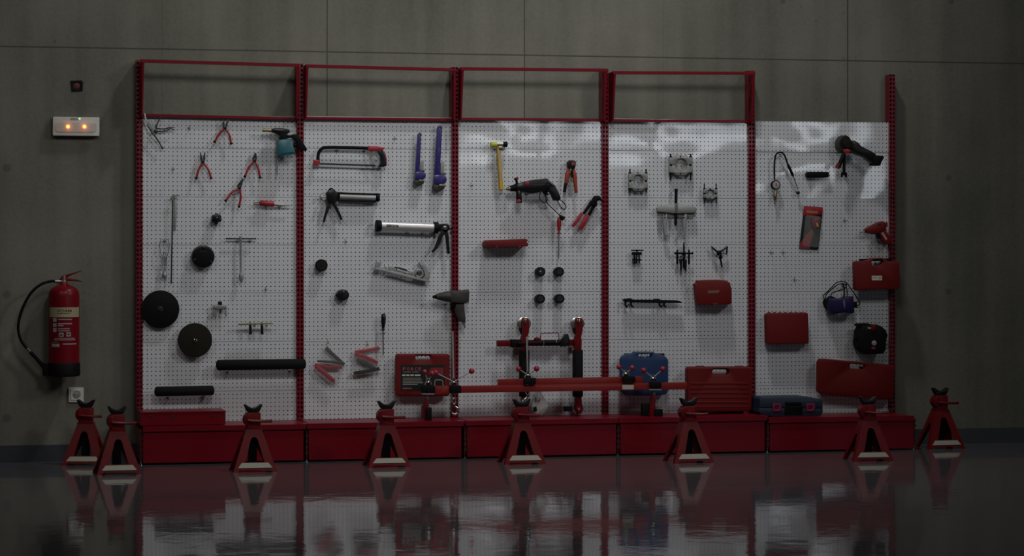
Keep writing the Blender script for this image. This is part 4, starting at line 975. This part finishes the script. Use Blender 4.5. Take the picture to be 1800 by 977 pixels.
hooks([(1003.5, 303)], 'orange wire stripper')

r = thing('rivet_gun', 'hand rivet gun with red grips tilted beside the right post of middle bay', 'rivet gun', (1030, 404, .04))
part('head', B().plate([(1041, 350), (1045, 344), (1052, 344), (1056, 347), (1055, 352), (1050, 353), (1046, 362), (1038, 361)], .03, .06, .004), black, r)
part('nose', B().cyl((1052, 349, .045), (1060, 353.5, .045), 1.8, 10), black, r)
part('arm', B().strap([(1041, 354), (1032, 367), (1025.5, 376)], [7, 4.5, 4], .03, .05), black, r)
part('arm', B().strap([(1047, 356), (1041, 367), (1034.5, 379)], [6.5, 5, 4.5], .03, .05), black, r)
part('grip', B().strap([(1023.5, 374), (1015, 387), (1006.5, 398)], [5, 5.5, 5], .028, .052, .004), redbright, r, 'red grip')
part('grip', B().strap([(1033.5, 377.5), (1027, 390), (1019, 403)], [6.5, 7.5, 7], .028, .052, .004), redbright, r, 'red grip')
hooks([(1046, 360)], 'red gripped rivet gun')
screwdriver('red handled screwdriver hanging below the drill cord', 983, 382, 982.5, 411, 982, 455, 3.9, redbright, steel)
hooks([(984.5, 378)], 'red handled screwdriver')

r = thing('plastic_box', 'flat red plastic box projecting from the middle pegboard below the drill side handle', 'box', (888, 435, .06))
part('body', B().plate([(852, 424.5), (855, 422), (921, 419.8), (925, 422), (922, 425.5), (925, 428), (924, 433), (868, 434), (854, 434.5), (851, 431)], .002, .12, .004), redpl, r)
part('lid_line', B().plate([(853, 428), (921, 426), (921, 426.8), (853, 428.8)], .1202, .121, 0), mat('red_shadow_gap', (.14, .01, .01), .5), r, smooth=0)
for x in (873, 914): part('tab', B().plate([(x-.8, 431), (x+.8, 431), (x+.5, 435), (x-1, 435)], .1202, .123, 0), redbright, r, smooth=0)

def impact_socket(px, py, label, bright=False):
    r = thing('impact_socket', label, 'socket', (px, py+8, .03), 'black impact sockets below the flat red box')
    q = S(px, .06); c = P(px, py, .06); R = 8.2*q
    part('wall', B().rev((c.x, YB-.002, c.z), (c.x, YB-.065, c.z), [(0, R*.9), (.2, R*.9), (.35, R), (1, R)], 24), black, r)
    part('bore', B().rev((c.x, YB-.0652, c.z), (c.x, YB-.067, c.z), [(0, R*.72), (1, R*.68)], 6), cavity, r)
    if bright: part('pin', B().disc(px-.5, py-.5, .0672, .071, 1.5, 10), castgrey, r)
impact_socket(950.5, 477.5, 'upper left of four black sockets, bright pin inside', True)
impact_socket(983.3, 477.5, 'upper right of the four black sockets')
impact_socket(950, 525.3, 'lower left of the four black sockets')
impact_socket(984, 525, 'lower right of the four black sockets')

# ------------------------------------------------------------------ bay 4 tools
def separator(label, cx, cy, w_, h, k, bolts):
    r = thing('bearing_separator', label, 'bearing separator', (cx, cy+h, .03), 'steel bearing separators on the fourth pegboard')
    W, H = w_/2, h/2
    up = [(cx-W, cy-1), (cx-W, cy-H*.75), (cx-W*.62, cy-H*.78), (cx-W*.42, cy-H*1.02), (cx+W*.42, cy-H*1.02), (cx+W*.62, cy-H*.78), (cx+W, cy-H*.75), (cx+W, cy-1)]
    arc = [(cx+W*.52*math.cos(a), cy-.6-H*.62*math.sin(a)) for a in [math.pi*i/10 for i in range(11)]]
    dn = [(x, 2*cy-y) for x, y in up]; arcd = [(x, 2*cy-y) for x, y in arc]
    part('upper_half', B().plate(up+arc, .02, .046, .003), castgrey, r)
    part('lower_half', B().plate(dn+arcd, .02, .046, .003), castgrey, r)
    part('inner_ring', B().plate(ell(cx, cy, W*.52, H*.64), .02, .030, .0015, [ell(cx, cy, W*.36, H*.46)]), castgrey, r)
    for sx in (-1, 1):
        x = cx+sx*W*.86
        part('bolt', B().cyl((x, cy-bolts[0], .036), (x, cy+bolts[1], .036), 1.35*k, 10), black, r, 'black bolt')
        part('nut', B().cyl((x, cy-H*.75-2.6, .036), (x, cy-H*.75, .036), 2.7*k, 6), dksteel, r)
        part('nut', B().cyl((x, cy+H*.75, .036), (x, cy+H*.75+2.6, .036), 2.7*k, 6), black, r)
        part('gap_rod', B().cyl((x-2.3*sx, cy, .047), (x+1.5*sx, cy, .047), 1.5*k, 8), black, r)
    for y in (cy-H*.86, cy+H*.86): part('set_screw', B().disc(cx, y, .0462, .049, 1.3, 8), black, r)
separator('mid sized steel bearing separator, leftmost of the three', 1121.5, 318, 33, 34, 1, (21, 20))
separator('largest steel bearing separator, upper centre of the three', 1196.5, 290, 41, 35, 1.1, (19.5, 27))
separator('smallest steel bearing separator, lower right of the three', 1248.5, 340, 24, 19, .8, (17, 17.5))
hooks([(1113, 333), (1130, 333)], 'leftmost bearing separator'); hooks([(1187, 306), (1207, 306)], 'largest bearing separator'); hooks([(1241, 348), (1256, 348)], 'smallest bearing separator')

r = thing('gear_puller', 'large steel two jaw gear puller with black spindle', 'puller', (1188, 418, .04))
part('crossbeam', B().plate([(1154, 365), (1160, 361.5), (1184, 359), (1192, 359), (1218, 361.5), (1224, 366), (1223, 373.5), (1195, 374.5), (1182, 374.5), (1155, 372)], .03, .055, .003), castgrey, r)
part('crossbeam_rear', B().plate([(1154, 372), (1182, 374.5), (1195, 374.5), (1223, 373.5), (1222, 381), (1200, 380), (1176, 380), (1156, 379)], .018, .030, .002), castgrey, r)
part('centre_nut', B().lathe((1188.2, 357.5, .045), (1188.2, 372, .045), [(0, 4.2), (.4, 4.6), (1, 4.2)], 6), chromelow, r)
n = 40; part('spindle', B().lathe((1188.5, 331.5, .045), (1187.5, 397, .045), [(0, 3), (.08, 3), (.1, 2.9)]+[(.1+.85*k/n, 2.9 if k % 2 else 2.4) for k in range(n)]+[(1, .9)], 12), black, r, 'black threaded spindle')
for sx, x in ((-1, 1169), (1, 1202.5)):
    part('jaw', B().plate([(x-sx*2.5, 376), (x+sx*4, 376), (x+sx*3.5, 392), (x+sx*2.8, 404), (x+sx*.5, 412), (x-sx*8, 416.5), (x-sx*8, 414.5), (x-sx*3, 411), (x-sx*1.6, 403), (x-sx*3, 392)] if sx > 0 else
                              [(1165, 376), (1172, 376), (1171.5, 392), (1170.5, 403), (1171, 410), (1177, 414), (1177, 416.5), (1170, 417), (1167, 411), (1165.5, 400)], .03, .05, .002), castgrey, r)
    for y in (377, 382): part('pin', B().disc(x, y, .0302, .056, 1.3, 8), black, r)
hooks([(1172, 381), (1206, 381)], 'large gear puller')

r = thing('harmonic_puller', 'small black bolt puller, leftmost in the lower row of pullers', 'puller', (1119, 463, .03))
part('tee_bar', B().cyl((1109.5, 440, .04), (1131, 440, .04), 1.1, 8), black, r)
part('top_plate', B().box(1111.5, 443, 1127, 448, .02, .05, .002), black, r)
part('lower_plate', B().box(1112, 455, 1126, 458, .02, .05, .002), black, r)
for x in (1115, 1119.3, 1123.5): part('bolt', B().cyl((x, 438.5 if x == 1119.3 else 443, .036), (x, 463, .036), 1.3, 8), black, r)
hooks([(1116, 452)], 'small black bolt puller')
r = thing('harmonic_puller', 'black cross shaped puller with long legs below the large gear puller', 'puller', (1202, 477, .03))
part('crossbeam', B().cyl((1185.5, 445, .04), (1218, 445.3, .04), 1.7, 8), black, r)
part('spindle', B().lathe((1202, 426, .04), (1202.5, 470, .04), [(0, 1), (.15, 1.4), (.4, 1.6), (.42, 3.4), (.5, 3.6), (.55, 2), (1, 2.4)], 10), black, r)
for x in (1190.5, 1211): part('leg', B().lathe((x, 438, .04), (x, 465, .04), [(0, .8), (.15, 2), (.9, 2), (1, 1)], 8), black, r)
part('jaw', B().plate([(1194, 455), (1200, 455), (1198, 462), (1198.5, 472), (1196.5, 477), (1196, 466)], .03, .05, .002), black, r)
part('jaw', B().plate([(1201, 456), (1207, 456), (1206.5, 468), (1205.5, 477), (1202, 470), (1201, 465)], .03, .05, .002), black, r)
for x in (1187, 1217): part('nut', B().ball(x, 445.2, .04, 2.2, 8), black, r)
hooks([(1197, 450)], 'black cross shaped puller')
r = thing('harmonic_puller', 'small three arm puller spread like wings, rightmost of the pullers', 'puller', (1264, 470, .03))
part('hub', B().ball(1264, 444.5, .04, 4.6, 12), black, r)
part('spindle', B().lathe((1264, 444, .04), (1269.5, 470, .04), [(0, 2.2), (.4, 2.4), (.45, 1.6), (1, 1.3)], 10), black, r)
part('arm', B().strap([(1261.5, 443), (1255, 437.5), (1250.5, 433)], [3, 2.6, 1.6], .03, .05), dksteel, r)
part('arm', B().strap([(1250.5, 433), (1253, 443), (1257, 451)], [2, 1.6, 1.2], .03, .04), steel, r)
part('arm', B().strap([(1266, 442), (1273, 438), (1278.5, 433)], [3, 2.4, 1.6], .03, .05), dksteel, r)
part('arm', B().strap([(1278.5, 433), (1277, 447), (1270, 444.5)], [2, 2, 1.4], .03, .04), black, r)
part('arm', B().strap([(1266, 446), (1269, 454)], [3, 2], .04, .055), black, r)
hooks([(1260, 448)], 'wing shaped three arm puller')

r = thing('spring_compressor', 'long black spring compressor rail with claw hooks', 'spring compressor', (1145, 541, .04))
part('rail', B().plate([(1097, 525), (1108, 523.8), (1112, 526.5), (1150, 526.5), (1152, 524.8), (1158, 525), (1160, 527), (1188, 527.5), (1194, 529), (1200, 531.5), (1194, 532.5), (1160, 532.5), (1112, 531.5), (1108, 531), (1097, 530)], .03, .06, .002), black, r)
for x in (1100, 1110, 1160, 1168): part('claw', B().tube([(x, 530, .05), (x-1, 535, .055), (x+1.5, 539, .06), (x+3.5, 538, .065)], [2, 2, 1.8, 1], 8), black, r)
part('head_bolt', B().cyl((1094.5, 527.5, .045), (1098, 527.5, .045), 2, 6), dksteel, r)
hooks([(1106, 534), (1164, 535)], 'black spring compressor')

# ------------------------------------------------------------------ bay 5 tools
r = thing('tyre_gauge', 'round tyre pressure gauge on a looped black hose', 'gauge', (1364, 360, .04))
part('hose', B().tube([(1361.5, 316, .04), (1361, 300, .042), (1361.5, 284, .045), (1364, 272, .045), (1371, 267.5, .045), (1378, 271, .045), (1382.5, 282, .042), (1387, 295, .04), (1393, 308, .038)], [1.5]*9, 10, 5), black, r)
part('hose_grip', B().lathe((1385, 289, .04), (1394.5, 310, .038), [(0, 2), (.2, 2.4), (.8, 2.4), (1, 1.4)], 12), black, r)
part('air_stem', B().lathe((1394.5, 310, .038), (1403, 333, .036), [(0, 1), (.9, .9), (1, 1)], 10), steel, r)
part('air_chuck', B().lathe((1399.5, 337, .036), (1405, 340, .036), [(0, 1.4), (.3, 3), (1, 2.6)], 10), dksteel, r)
part('gauge_rim', B().disc(1364.5, 325, .025, .05, 8.4, 28), black, r)
part('gauge_face', B().disc(1364.5, 325, .0502, .0512, 6.6, 24, .02), gauge, r, 'pale gauge face')
part('needle', B().strap([(1364.5, 327), (1364, 321)], 1.2, .0513, .052, 0), black, r, smooth=0)
part('valve_body', B().lathe((1363, 334, .04), (1362, 352, .04), [(0, 2), (.3, 2.4), (.5, 3.6), (.8, 2.6), (1, 1.6)], 12), brass, r, 'dull brass valve body')
part('valve_tip', B().cyl((1362, 350, .04), (1361, 359, .04), 1.2, 8), brass, r)
hooks([(1371, 271)], 'tyre gauge hose')
r = thing('rubber_block', 'short plain black rubber block on the right bay', 'rubber block', (1436, 312, .03))
part('block', B().plate([(1420, 302), (1454.5, 302), (1454.5, 311.5), (1447, 312), (1420, 312), (1417, 309), (1417, 305)], .002, .04, .003), black, r)
part('end_cap', B().box(1454.8, 302.5, 1455.5, 311, .004, .038, 0), dkgrey, r)

r = thing('angle_grinder', 'black angle grinder with red guard lever, top right of the rack', 'angle grinder', (1500, 290, .08))
part('guard', B().plate(ell(1481, 254, 12, 16, 28, 60, 320), .045, .085, .005), dkgrey, r, 'dark disc guard')
part('disc', B().dprof(1484, 256, .086, .089, [(0, 11), (1, 10.8)], 32), dksteel, r)
part('disc_rim', B().tube([(1478.5, 244, .09), (1476.8, 250, .09), (1477.5, 257, .09), (1480, 262, .09)], .7, 6), chrome, r, 'bright disc edge')
part('gear_head', B().plate([(1481, 241), (1486, 238), (1491, 241), (1495, 248), (1497, 258), (1492, 262), (1483, 260), (1479, 252)], .06, .115, .008), olive, r, 'dark metal gear head')
part('body', B().plate([(1493, 247), (1500, 247), (1507, 251), (1512, 257), (1526, 264), (1538, 271), (1535, 283), (1531, 287), (1518, 276), (1504, 271), (1494, 265)], .055, .12, .013), blackgl, r)
part('battery', B().plate([(1532, 272.5), (1548, 274), (1551, 276), (1549, 280), (1547, 283), (1544, 291.5), (1532, 291), (1531, 283)], .045, .125, .006), black, r)
part('red_lever', B().plate([(1481, 263), (1490, 261.5), (1496, 264.5), (1492, 269), (1485, 270.5)], .09, .11, .003), redbright, r, 'red guard lever')
part('side_handle', B().lathe((1484, 270, .10), (1474, 293, .10), [(0, 3), (.1, 3.8), (.6, 3.8), (1, 4)], 14), black, r)
part('handle_cap', B().lathe((1474.8, 288, .10), (1471.5, 295.5, .10), [(0, 4), (1, 4.4)], 14), redstand, r, 'red cap of the side handle')
part('spanner', B().plate([(1482, 268), (1486, 268), (1486, 302), (1489, 304), (1489.2, 311.5), (1486, 312), (1486, 308), (1481.5, 308), (1481, 312), (1477.8, 311), (1478.5, 304), (1481.5, 301)], .05, .058, .0015), black, r)
hooks([(1492, 263), (1530, 272)], 'angle grinder')

r = thing('blister_pack', 'red and black carded blister pack holding a red tool', 'packaged tool', (1426, 438, .02))
part('card', B().plate([(1413.5, 361.5), (1446.5, 364.5), (1446, 372), (1438, 438.5), (1404.5, 436.5), (1411.5, 380)], .006, .010, .0005), labelblack, r)
part('card_header', B().plate([(1413.5, 361.5), (1446.5, 364.5), (1445.5, 376), (1428, 379), (1411.8, 378.5)], .0102, .012, .0005), redbright, r, 'red card header')
part('header_print', B().plate([(1418, 369.5), (1438, 371), (1437.5, 375), (1417.5, 374)], .0121, .0125, 0), mat('orange_print', (.42, .17, .05), .5), r, smooth=0)
part('card_corner', B().plate([(1425.5, 404), (1431, 408), (1426, 421), (1422.5, 437.5), (1404.5, 436.5), (1406.5, 426)], .0102, .011, 0), mat('dull_red_print', (.24, .03, .035), .5), r, smooth=0)
part('cutter_body', B().plate([(1427, 383), (1438, 382), (1442, 388), (1439, 400), (1430, 401), (1426, 392)], .012, .03, .004), mat('dark_red_tool', (.16, .015, .02), .4), r)
part('yellow_tag', B().plate([(1434.5, 391.5), (1437.5, 392), (1439.5, 398.5), (1436, 398.5)], .0305, .032, .0005), yellow, r)
part('blister', B().plate(rot(rrect(1414, 379, 1441, 434, 4), 1427, 407, 6), .0125, .038, .008), blister, r, 'clear plastic blister')
hooks([(1430, 364)], 'red blister pack')

r = thing('heat_gun', 'small red pistol shaped spotting gun beside the right post', 'heat gun', (1545, 430, .05))
part('body', B().plate([(1519, 403.5), (1530, 397), (1545, 390), (1551, 388.5), (1555, 391), (1557, 398), (1556, 404), (1548, 409), (1536, 411.5), (1523, 409.5)], .035, .085, .010), redpl, r)
part('nozzle', B().cyl((1511, 408, .06), (1521, 406, .06), 1.5, 10), castgrey, r)
part('handle', B().plate([(1543, 409), (1554, 401), (1560, 411), (1566, 421), (1565, 428), (1557, 430), (1549, 420)], .04, .08, .009), redpl, r)
part('sticker', B().plate([(1549, 409), (1552, 407.5), (1560, 420), (1557, 422)], .0803, .081, 0), mat('pink_sticker', (.48, .25, .26), .5), r, smooth=0)
part('trigger', B().plate([(1539, 411), (1547, 411), (1549, 418), (1542, 420)], .045, .07, .004), black, r)
part('vent', B().plate([(1543, 394), (1549, 391.5), (1549, 394.5), (1544, 397)], .0853, .086, 0), cavity, r, smooth=0)
part('rear_cap', B().box(1555, 391, 1558.5, 399, .04, .08, .002), redpl, r)
hooks([(1543, 412), (1556, 409)], 'red spotting gun')

rc = [(1500, 461), (1503, 458.8), (1512, 458.6), (1524, 457), (1530, 453.5), (1550, 453), (1555, 456), (1560, 458.5), (1575, 458.8), (1579, 461), (1580, 505), (1577, 508), (1520, 509.5), (1504, 510.5), (1501, 507)]
r = case('red case with small white sticker hanging over the right post', rc, .13, redpl, (1540, 511, .05), holes=[[(1530, 460), (1535, 457), (1547, 457), (1550, 459), (1548, 463.5), (1543, 466), (1532, 466.5)]], latches=[(1511, 454.8, 1527, 459.2), (1551, 454, 1567, 458.8)], d0=.05)
sk = part('sticker', B().box(1532.5, 484.5, 1550.5, 492.5, .1305, .1312, 0), paper, r, 'white printed sticker', smooth=0)
part('print_line', B().box(1534, 487, 1542, 488.5, .1313, .1317, 0), labelgrey, sk, smooth=0)
part('print_mark', B().plate(ell(1547, 488.5, 2.6, 2, 12), .1313, .1317, 0), labelgrey, sk, smooth=0)
hooks([(1538, 463), (1546, 462)], 'red case over the right post')

r = thing('battery_charger', 'dark purple charger block wrapped in its coiled black cable', 'charger', (1480, 553, .06))
part('body', B().plate([(1463, 524), (1478, 524), (1484, 521), (1498, 520.5), (1499, 538), (1500, 549), (1494, 551), (1482, 549), (1470, 551), (1460, 553), (1456, 549), (1452, 536), (1455, 524)], .035, .10, .010), purple, r)
part('side_shell', B().plate([(1449, 527), (1460, 520), (1467, 523), (1468, 540), (1466, 552), (1458, 552.5), (1452, 540)], .03, .085, .008), black, r)
part('painted_shine', B().plate([(1482, 528), (1485, 527), (1486, 536), (1485, 544), (1483, 538)], .1003, .103, .0008), mat('lilac_shine', (.15, .11, .25), .4), r)  # highlight on the purple body, painted in as a pale strip
part('nozzle_block', B().plate([(1498, 529), (1505, 531), (1506, 540), (1499, 541)], .05, .08, .003), black, r)
for y, x in ((531, 1509), (537, 1508), (540.5, 1509)): part('terminal', B().cyl((1503, y, .065), (x, y-.5, .065), .9, 6), black, r)
part('cable', B().tube([(1450, 527, .05), (1447, 520, .05), (1454, 513, .05), (1464, 503, .05), (1471, 496.5, .05), (1482, 495, .055), (1489, 498, .06), (1496, 508, .06), (1503, 518, .06), (1510, 529, .06), (1511, 535, .06), (1505, 537, .06)], .95, 8, 5), black, r)
part('cable', B().tube([(1450, 524, .06), (1454, 516, .06), (1466, 505, .06), (1476, 499, .06), (1488, 500, .06), (1483, 508, .06), (1470, 512, .06), (1461, 517, .06), (1463, 526, .06)], .95, 8, 5), black, r)
part('cable', B().tube([(1482, 498, .07), (1484, 510, .07), (1483, 524, .07)], 1.2, 8), black, r)
part('cable', B().tube([(1486, 499, .05), (1489, 510, .05), (1489, 522, .05)], .8, 8), black, r)
part('cable', B().tube([(1449, 527, .045), (1447, 531, .05), (1450, 540, .05), (1457, 548, .05)], 1.0, 8), black, r)
hooks([(1480, 500)], 'purple charger cable')

r = thing('motor_unit', 'squat black motor unit with grey dial below the charger', 'power tool', (1530, 622, .06))
part('body', B().plate([(1506, 582), (1510, 574), (1520, 570.5), (1538, 570), (1546, 573), (1553, 579), (1557, 588), (1554, 600), (1554, 612), (1550, 621), (1536, 622), (1518, 621.5), (1508, 614), (1504, 604), (1505, 592)], .03, .13, .018), black, r)
part('top_handle', B().plate([(1502.5, 570), (1508, 568), (1524, 568), (1530, 570), (1526, 573), (1504, 573)], .06, .10, .004), black, r)
part('red_trim', B().plate([(1532, 570), (1540, 572), (1539, 580), (1534, 582), (1531, 577)], .131, .136, .002), redstand, r, 'red trim')
part('dial', B().disc(1537, 603, .131, .138, 4.6, 20), castgrey, r, 'grey dial')
part('red_button', B().plate(rrect(1532, 610, 1539, 613.5, 1.2), .131, .136, .001), redbright, r, 'red button')
part('badge', B().plate(rot(rrect(1525, 575.5, 1534, 578.5, 1.2), 1530, 577, 10), .131, .133, .0005), castgrey, r)
for x, y in ((1503.5, 594), (1556, 588)): part('side_knob', B().cyl((x-2, y, .08), (x+2, y, .08), 4, 12), black, r)
hooks([(1523, 572), (1540, 572)], 'black motor unit with grey dial')

r = case('plain red rectangular case lying flat on the right bay', [(1345, 553), (1348, 550), (1416, 549), (1418.5, 551), (1420, 600), (1419, 603.5), (1350, 605), (1346, 602)], .09, redpl, (1382, 605, .05))
for k in range(7): part('hinge', B().box(1350+k*9.5, 548.3, 1354+k*9.5, 550.2, .045, .06, 0), redpl, r)
hooks([(1367, 606)], 'plain red case')
r = case('large red case hanging tilted at the bottom right of the rack', [(1436.5, 636), (1440, 630.5), (1447, 630), (1568, 641), (1571, 645), (1569, 697), (1565, 701.5), (1535, 700), (1441, 691.5), (1435.5, 687)], .11, mat('deep_red_plastic', (.125, .006, .006), .5, spec=.25, noise=.06), (1503, 702, .05), holes=[rot(rrect(1492.5, 640, 1519, 648, 3), 1505, 644, 4.5)], d0=.04)
hooks([(1500, 648), (1512, 649)], 'large tilted red case')

r = thing('tool_case', 'flat navy case with two magenta latches lying on the right base shelf', 'tool case', (1381, 731, .17))
part('lower_shell', B().plate([(1326, 715), (1437.5, 716), (1438, 723), (1434.5, 728.5), (1425, 731), (1352, 731), (1330, 727), (1325, 722)], .07, .26, .006), navy, r)
part('upper_shell', B().plate([(1326.5, 714.5), (1326.8, 700), (1330, 696.5), (1380, 695.5), (1410, 695.5), (1434, 699.5), (1437.5, 704), (1437.7, 715.5)], .07, .262, .008), navy, r)
for x in (1365.5, 1424.5):
    x -= 0
    lt = part('latch', B().plate([(x-7.5, 709), (x+7.5, 709), (x+8, 716), (x+6.5, 723), (x-7, 723)], .2625, .272, .002, [rrect(x-3, 713, x+3, 719, 1)]), mat('magenta_latch', (.26, .01, .06), .45) if 'magenta_latch' not in MATS else MATS['magenta_latch'], r, 'magenta latch')
    part('latch_button', B().plate(rrect(x-2.2, 714, x+2.2, 718.5, 1), .2625, .27, .001), navy, lt)
part('carry_handle', B().box(1381, 706.5, 1409, 711, .2625, .275, .003), black, r)
part('handle_recess', B().box(1379, 714, 1411, 729, .2605, .2632, .0005), black, r)

# ------------------------------------------------------------------ jack stands
def face(b, corners, loops, th):
    """corners bl, br, tr, tl (3d); loops in unit coordinates; sheet th thick inwards"""
    bl, br, tr_, tl = [Vector(c) for c in corners]; nn = (br-bl).cross(tl-bl).normalized()
    fn = lambda u, v, z: (bl*(1-u)+br*u)*(1-v)+(tl*(1-u)+tr_*u)*v-nn*z
    b.slab(loops, fn, 0, th)
def jack_stand():
    W, D, wt, dt, HB = .128, .108, .045, .040, .245
    root = bpy.data.objects.new('jack_stand', None); C.objects.link(root); root.location = (0, 0, 0)
    cs = [(-W, -D, 0), (W, -D, 0), (W, D, 0), (-W, D, 0)]; ct = [(-wt, -dt, HB), (wt, -dt, HB), (wt, dt, HB), (-wt, dt, HB)]
    arch = [(.245, .235), (.755, .235)]+[(.5+.17*math.cos(a)+(.04 if 0 else 0), .72+.10*math.sin(a)) for a in [math.pi*i/8 for i in range(9)]]
    outer = [(0, 0), (.10, 0), (.13, .055), (.87, .055), (.90, 0), (1, 0), (1, 1), (0, 1)]
    side_arch = [(.22, .0), (.78, .0)]
    b = B(); face(b, (cs[0], cs[1], ct[1], ct[0]), [outer, arch], .004); part('front_frame', b, redstand, root, smooth=25)
    b = B(); face(b, (cs[2], cs[3], ct[3], ct[2]), [[(0, 0), (.12, 0), (.36, .62), (.64, .62), (.88, 0), (1, 0), (1, 1), (0, 1)]], .004); part('rear_frame', b, redstand, root, smooth=25)
    for a, c in ((1, 2), (3, 0)):
        b = B(); face(b, (cs[a], cs[c], ct[c], ct[a]), [[(0, 0), (.14, 0), (.40, .66), (.60, .66), (.86, 0), (1, 0), (1, 1), (0, 1)]], .004); part('side_frame', b, redstand, root, smooth=25)
    b = B(); b.cube(-wt-.002, -dt-.002, HB, wt+.002, dt+.002, HB+.006); part('top_plate', b, redstand, root, smooth=0)
    b = B(); sl = (W-wt)/HB; dl = (D-dt)/HB   # pale reflective strip on the front plate
    z0, z1 = .026, .054; y0, y1 = -D+dl*z0-.001, -D+dl*z1-.001
    vs = [(-.100, y0, z0), (.100, y0, z0), (.078, y1, z1), (-.078, y1, z1)]; vs += [(x, y-.002, z) for x, y, z in vs]
    b.add(vs, [(0, 1, 2, 3), (7, 6, 5, 4), (0, 4, 5, 1), (1, 5, 6, 2), (2, 6, 7, 3), (3, 7, 4, 0)]); part('reflective_strip', b, cream, root, 'pale reflective strip', smooth=0)
    b = B().rev((0, 0, HB-.01), (0, 0, .345), [(0, .047), (.1, .045), (.9, .043), (1, .040)], 4)
    b = B(); b.slab([rrect(-.042, -.036, .042, .036, .012)], lambda x, y, z: (x, y, z), HB, .340, .003); part('neck_sleeve', b, redstand, root)
    b = B(); b.slab([ell(-.036, .300, .022, .034, 20)], lambda x, z, y: (x, -y, z), .0, .040, .003); b.slab([ell(-.036, .300, .022, .034, 20)], lambda x, z, y: (x, -y, z), -.03, .0, 0); part('pawl_housing', b, redstand, root)
    b = B().tubew([(-.035, -.048, .298), (0, -.052, .294), (.055, -.055, .291), (.105, -.05, .292)], [.009, .009, .008, .009], 8, 3); part('release_lever', b, redstand, root)
    part('lever_pin', B().rev((-.012, -.040, .296), (-.012, -.058, .296), [(0, .006), (1, .006)], 10), chromelow, root)
    # ratchet post with teeth on the left edge
    tz = [.03+.013*i for i in range(17)]; loop = [(.022, .03), (.022, .338)]
    left = []
    for z in tz: left += [(-.030, z), (-.022, z+.011)]
    loop = [(.022, .028), (.022, .338), (-.024, .338)]+left[::-1]
    b = B(); b.slab([loop], lambda x, z, y: (x, -y, z), -.013, .013, .0015); rp = part('ratchet_post', b, black, root, 'black toothed ratchet post')
    b = B(); cc = [(-.054, .386), (-.047, .389)]+[(-.040+.080*k/8, .386-.020*math.sin(math.pi*k/8)) for k in range(9)]+[(.047, .389), (.054, .386), (.040, .352), (.026, .338), (-.026, .338), (-.040, .352)]
    b.slab([cc], lambda x, z, y: (x, -y, z), -.022, .022, .003); part('saddle', b, blackgl, root, 'black crescent saddle')
    b = B(); face(b, ((-.08, -.075, .03), (.08, -.075, .03), (.05, .02, .045), (-.05, .02, .045)), [[(0, 0), (1, 0), (1, 1), (0, 1)]], .003); part('guide_plate', b, black, root, smooth=0)
    return root
js = jack_stand()
JG = 'red jack stands on the floor in front of the rack'
SPOTS = [(145, 818.5, -15, 'leftmost red jack stand, below the white wall socket'), (210, 834.5, 3, 'jack stand second from left, beside the rack corner, nearest the camera'),
         (449, 830, 0, 'red jack stand in front of the first base panel'), (685, 821.5, 0, 'red jack stand in front of the second base panel, below the labelled case'),
         (924, 816.5, 0, 'red jack stand in front of the middle base panel'), (1221, 814, 3, 'red jack stand in front of the large ribbed red case'),
         (1536, 811, -2, 'red jack stand under the tilted large red case'), (1665, 789, 2, 'rightmost red jack stand, beyond the rack by the bare wall')]
for k, (px, py, dg, lb_) in enumerate(SPOTS):
    g = G(px, py); a = math.radians(dg); loc = g+Vector((-math.sin(a)*.108, math.cos(a)*.108, 0))
    o = js if k == 0 else dup(js, loc, a)
    o.location = loc; o.rotation_euler = (0, 0, a)
    tag(o, lb_, 'jack stand', JG)
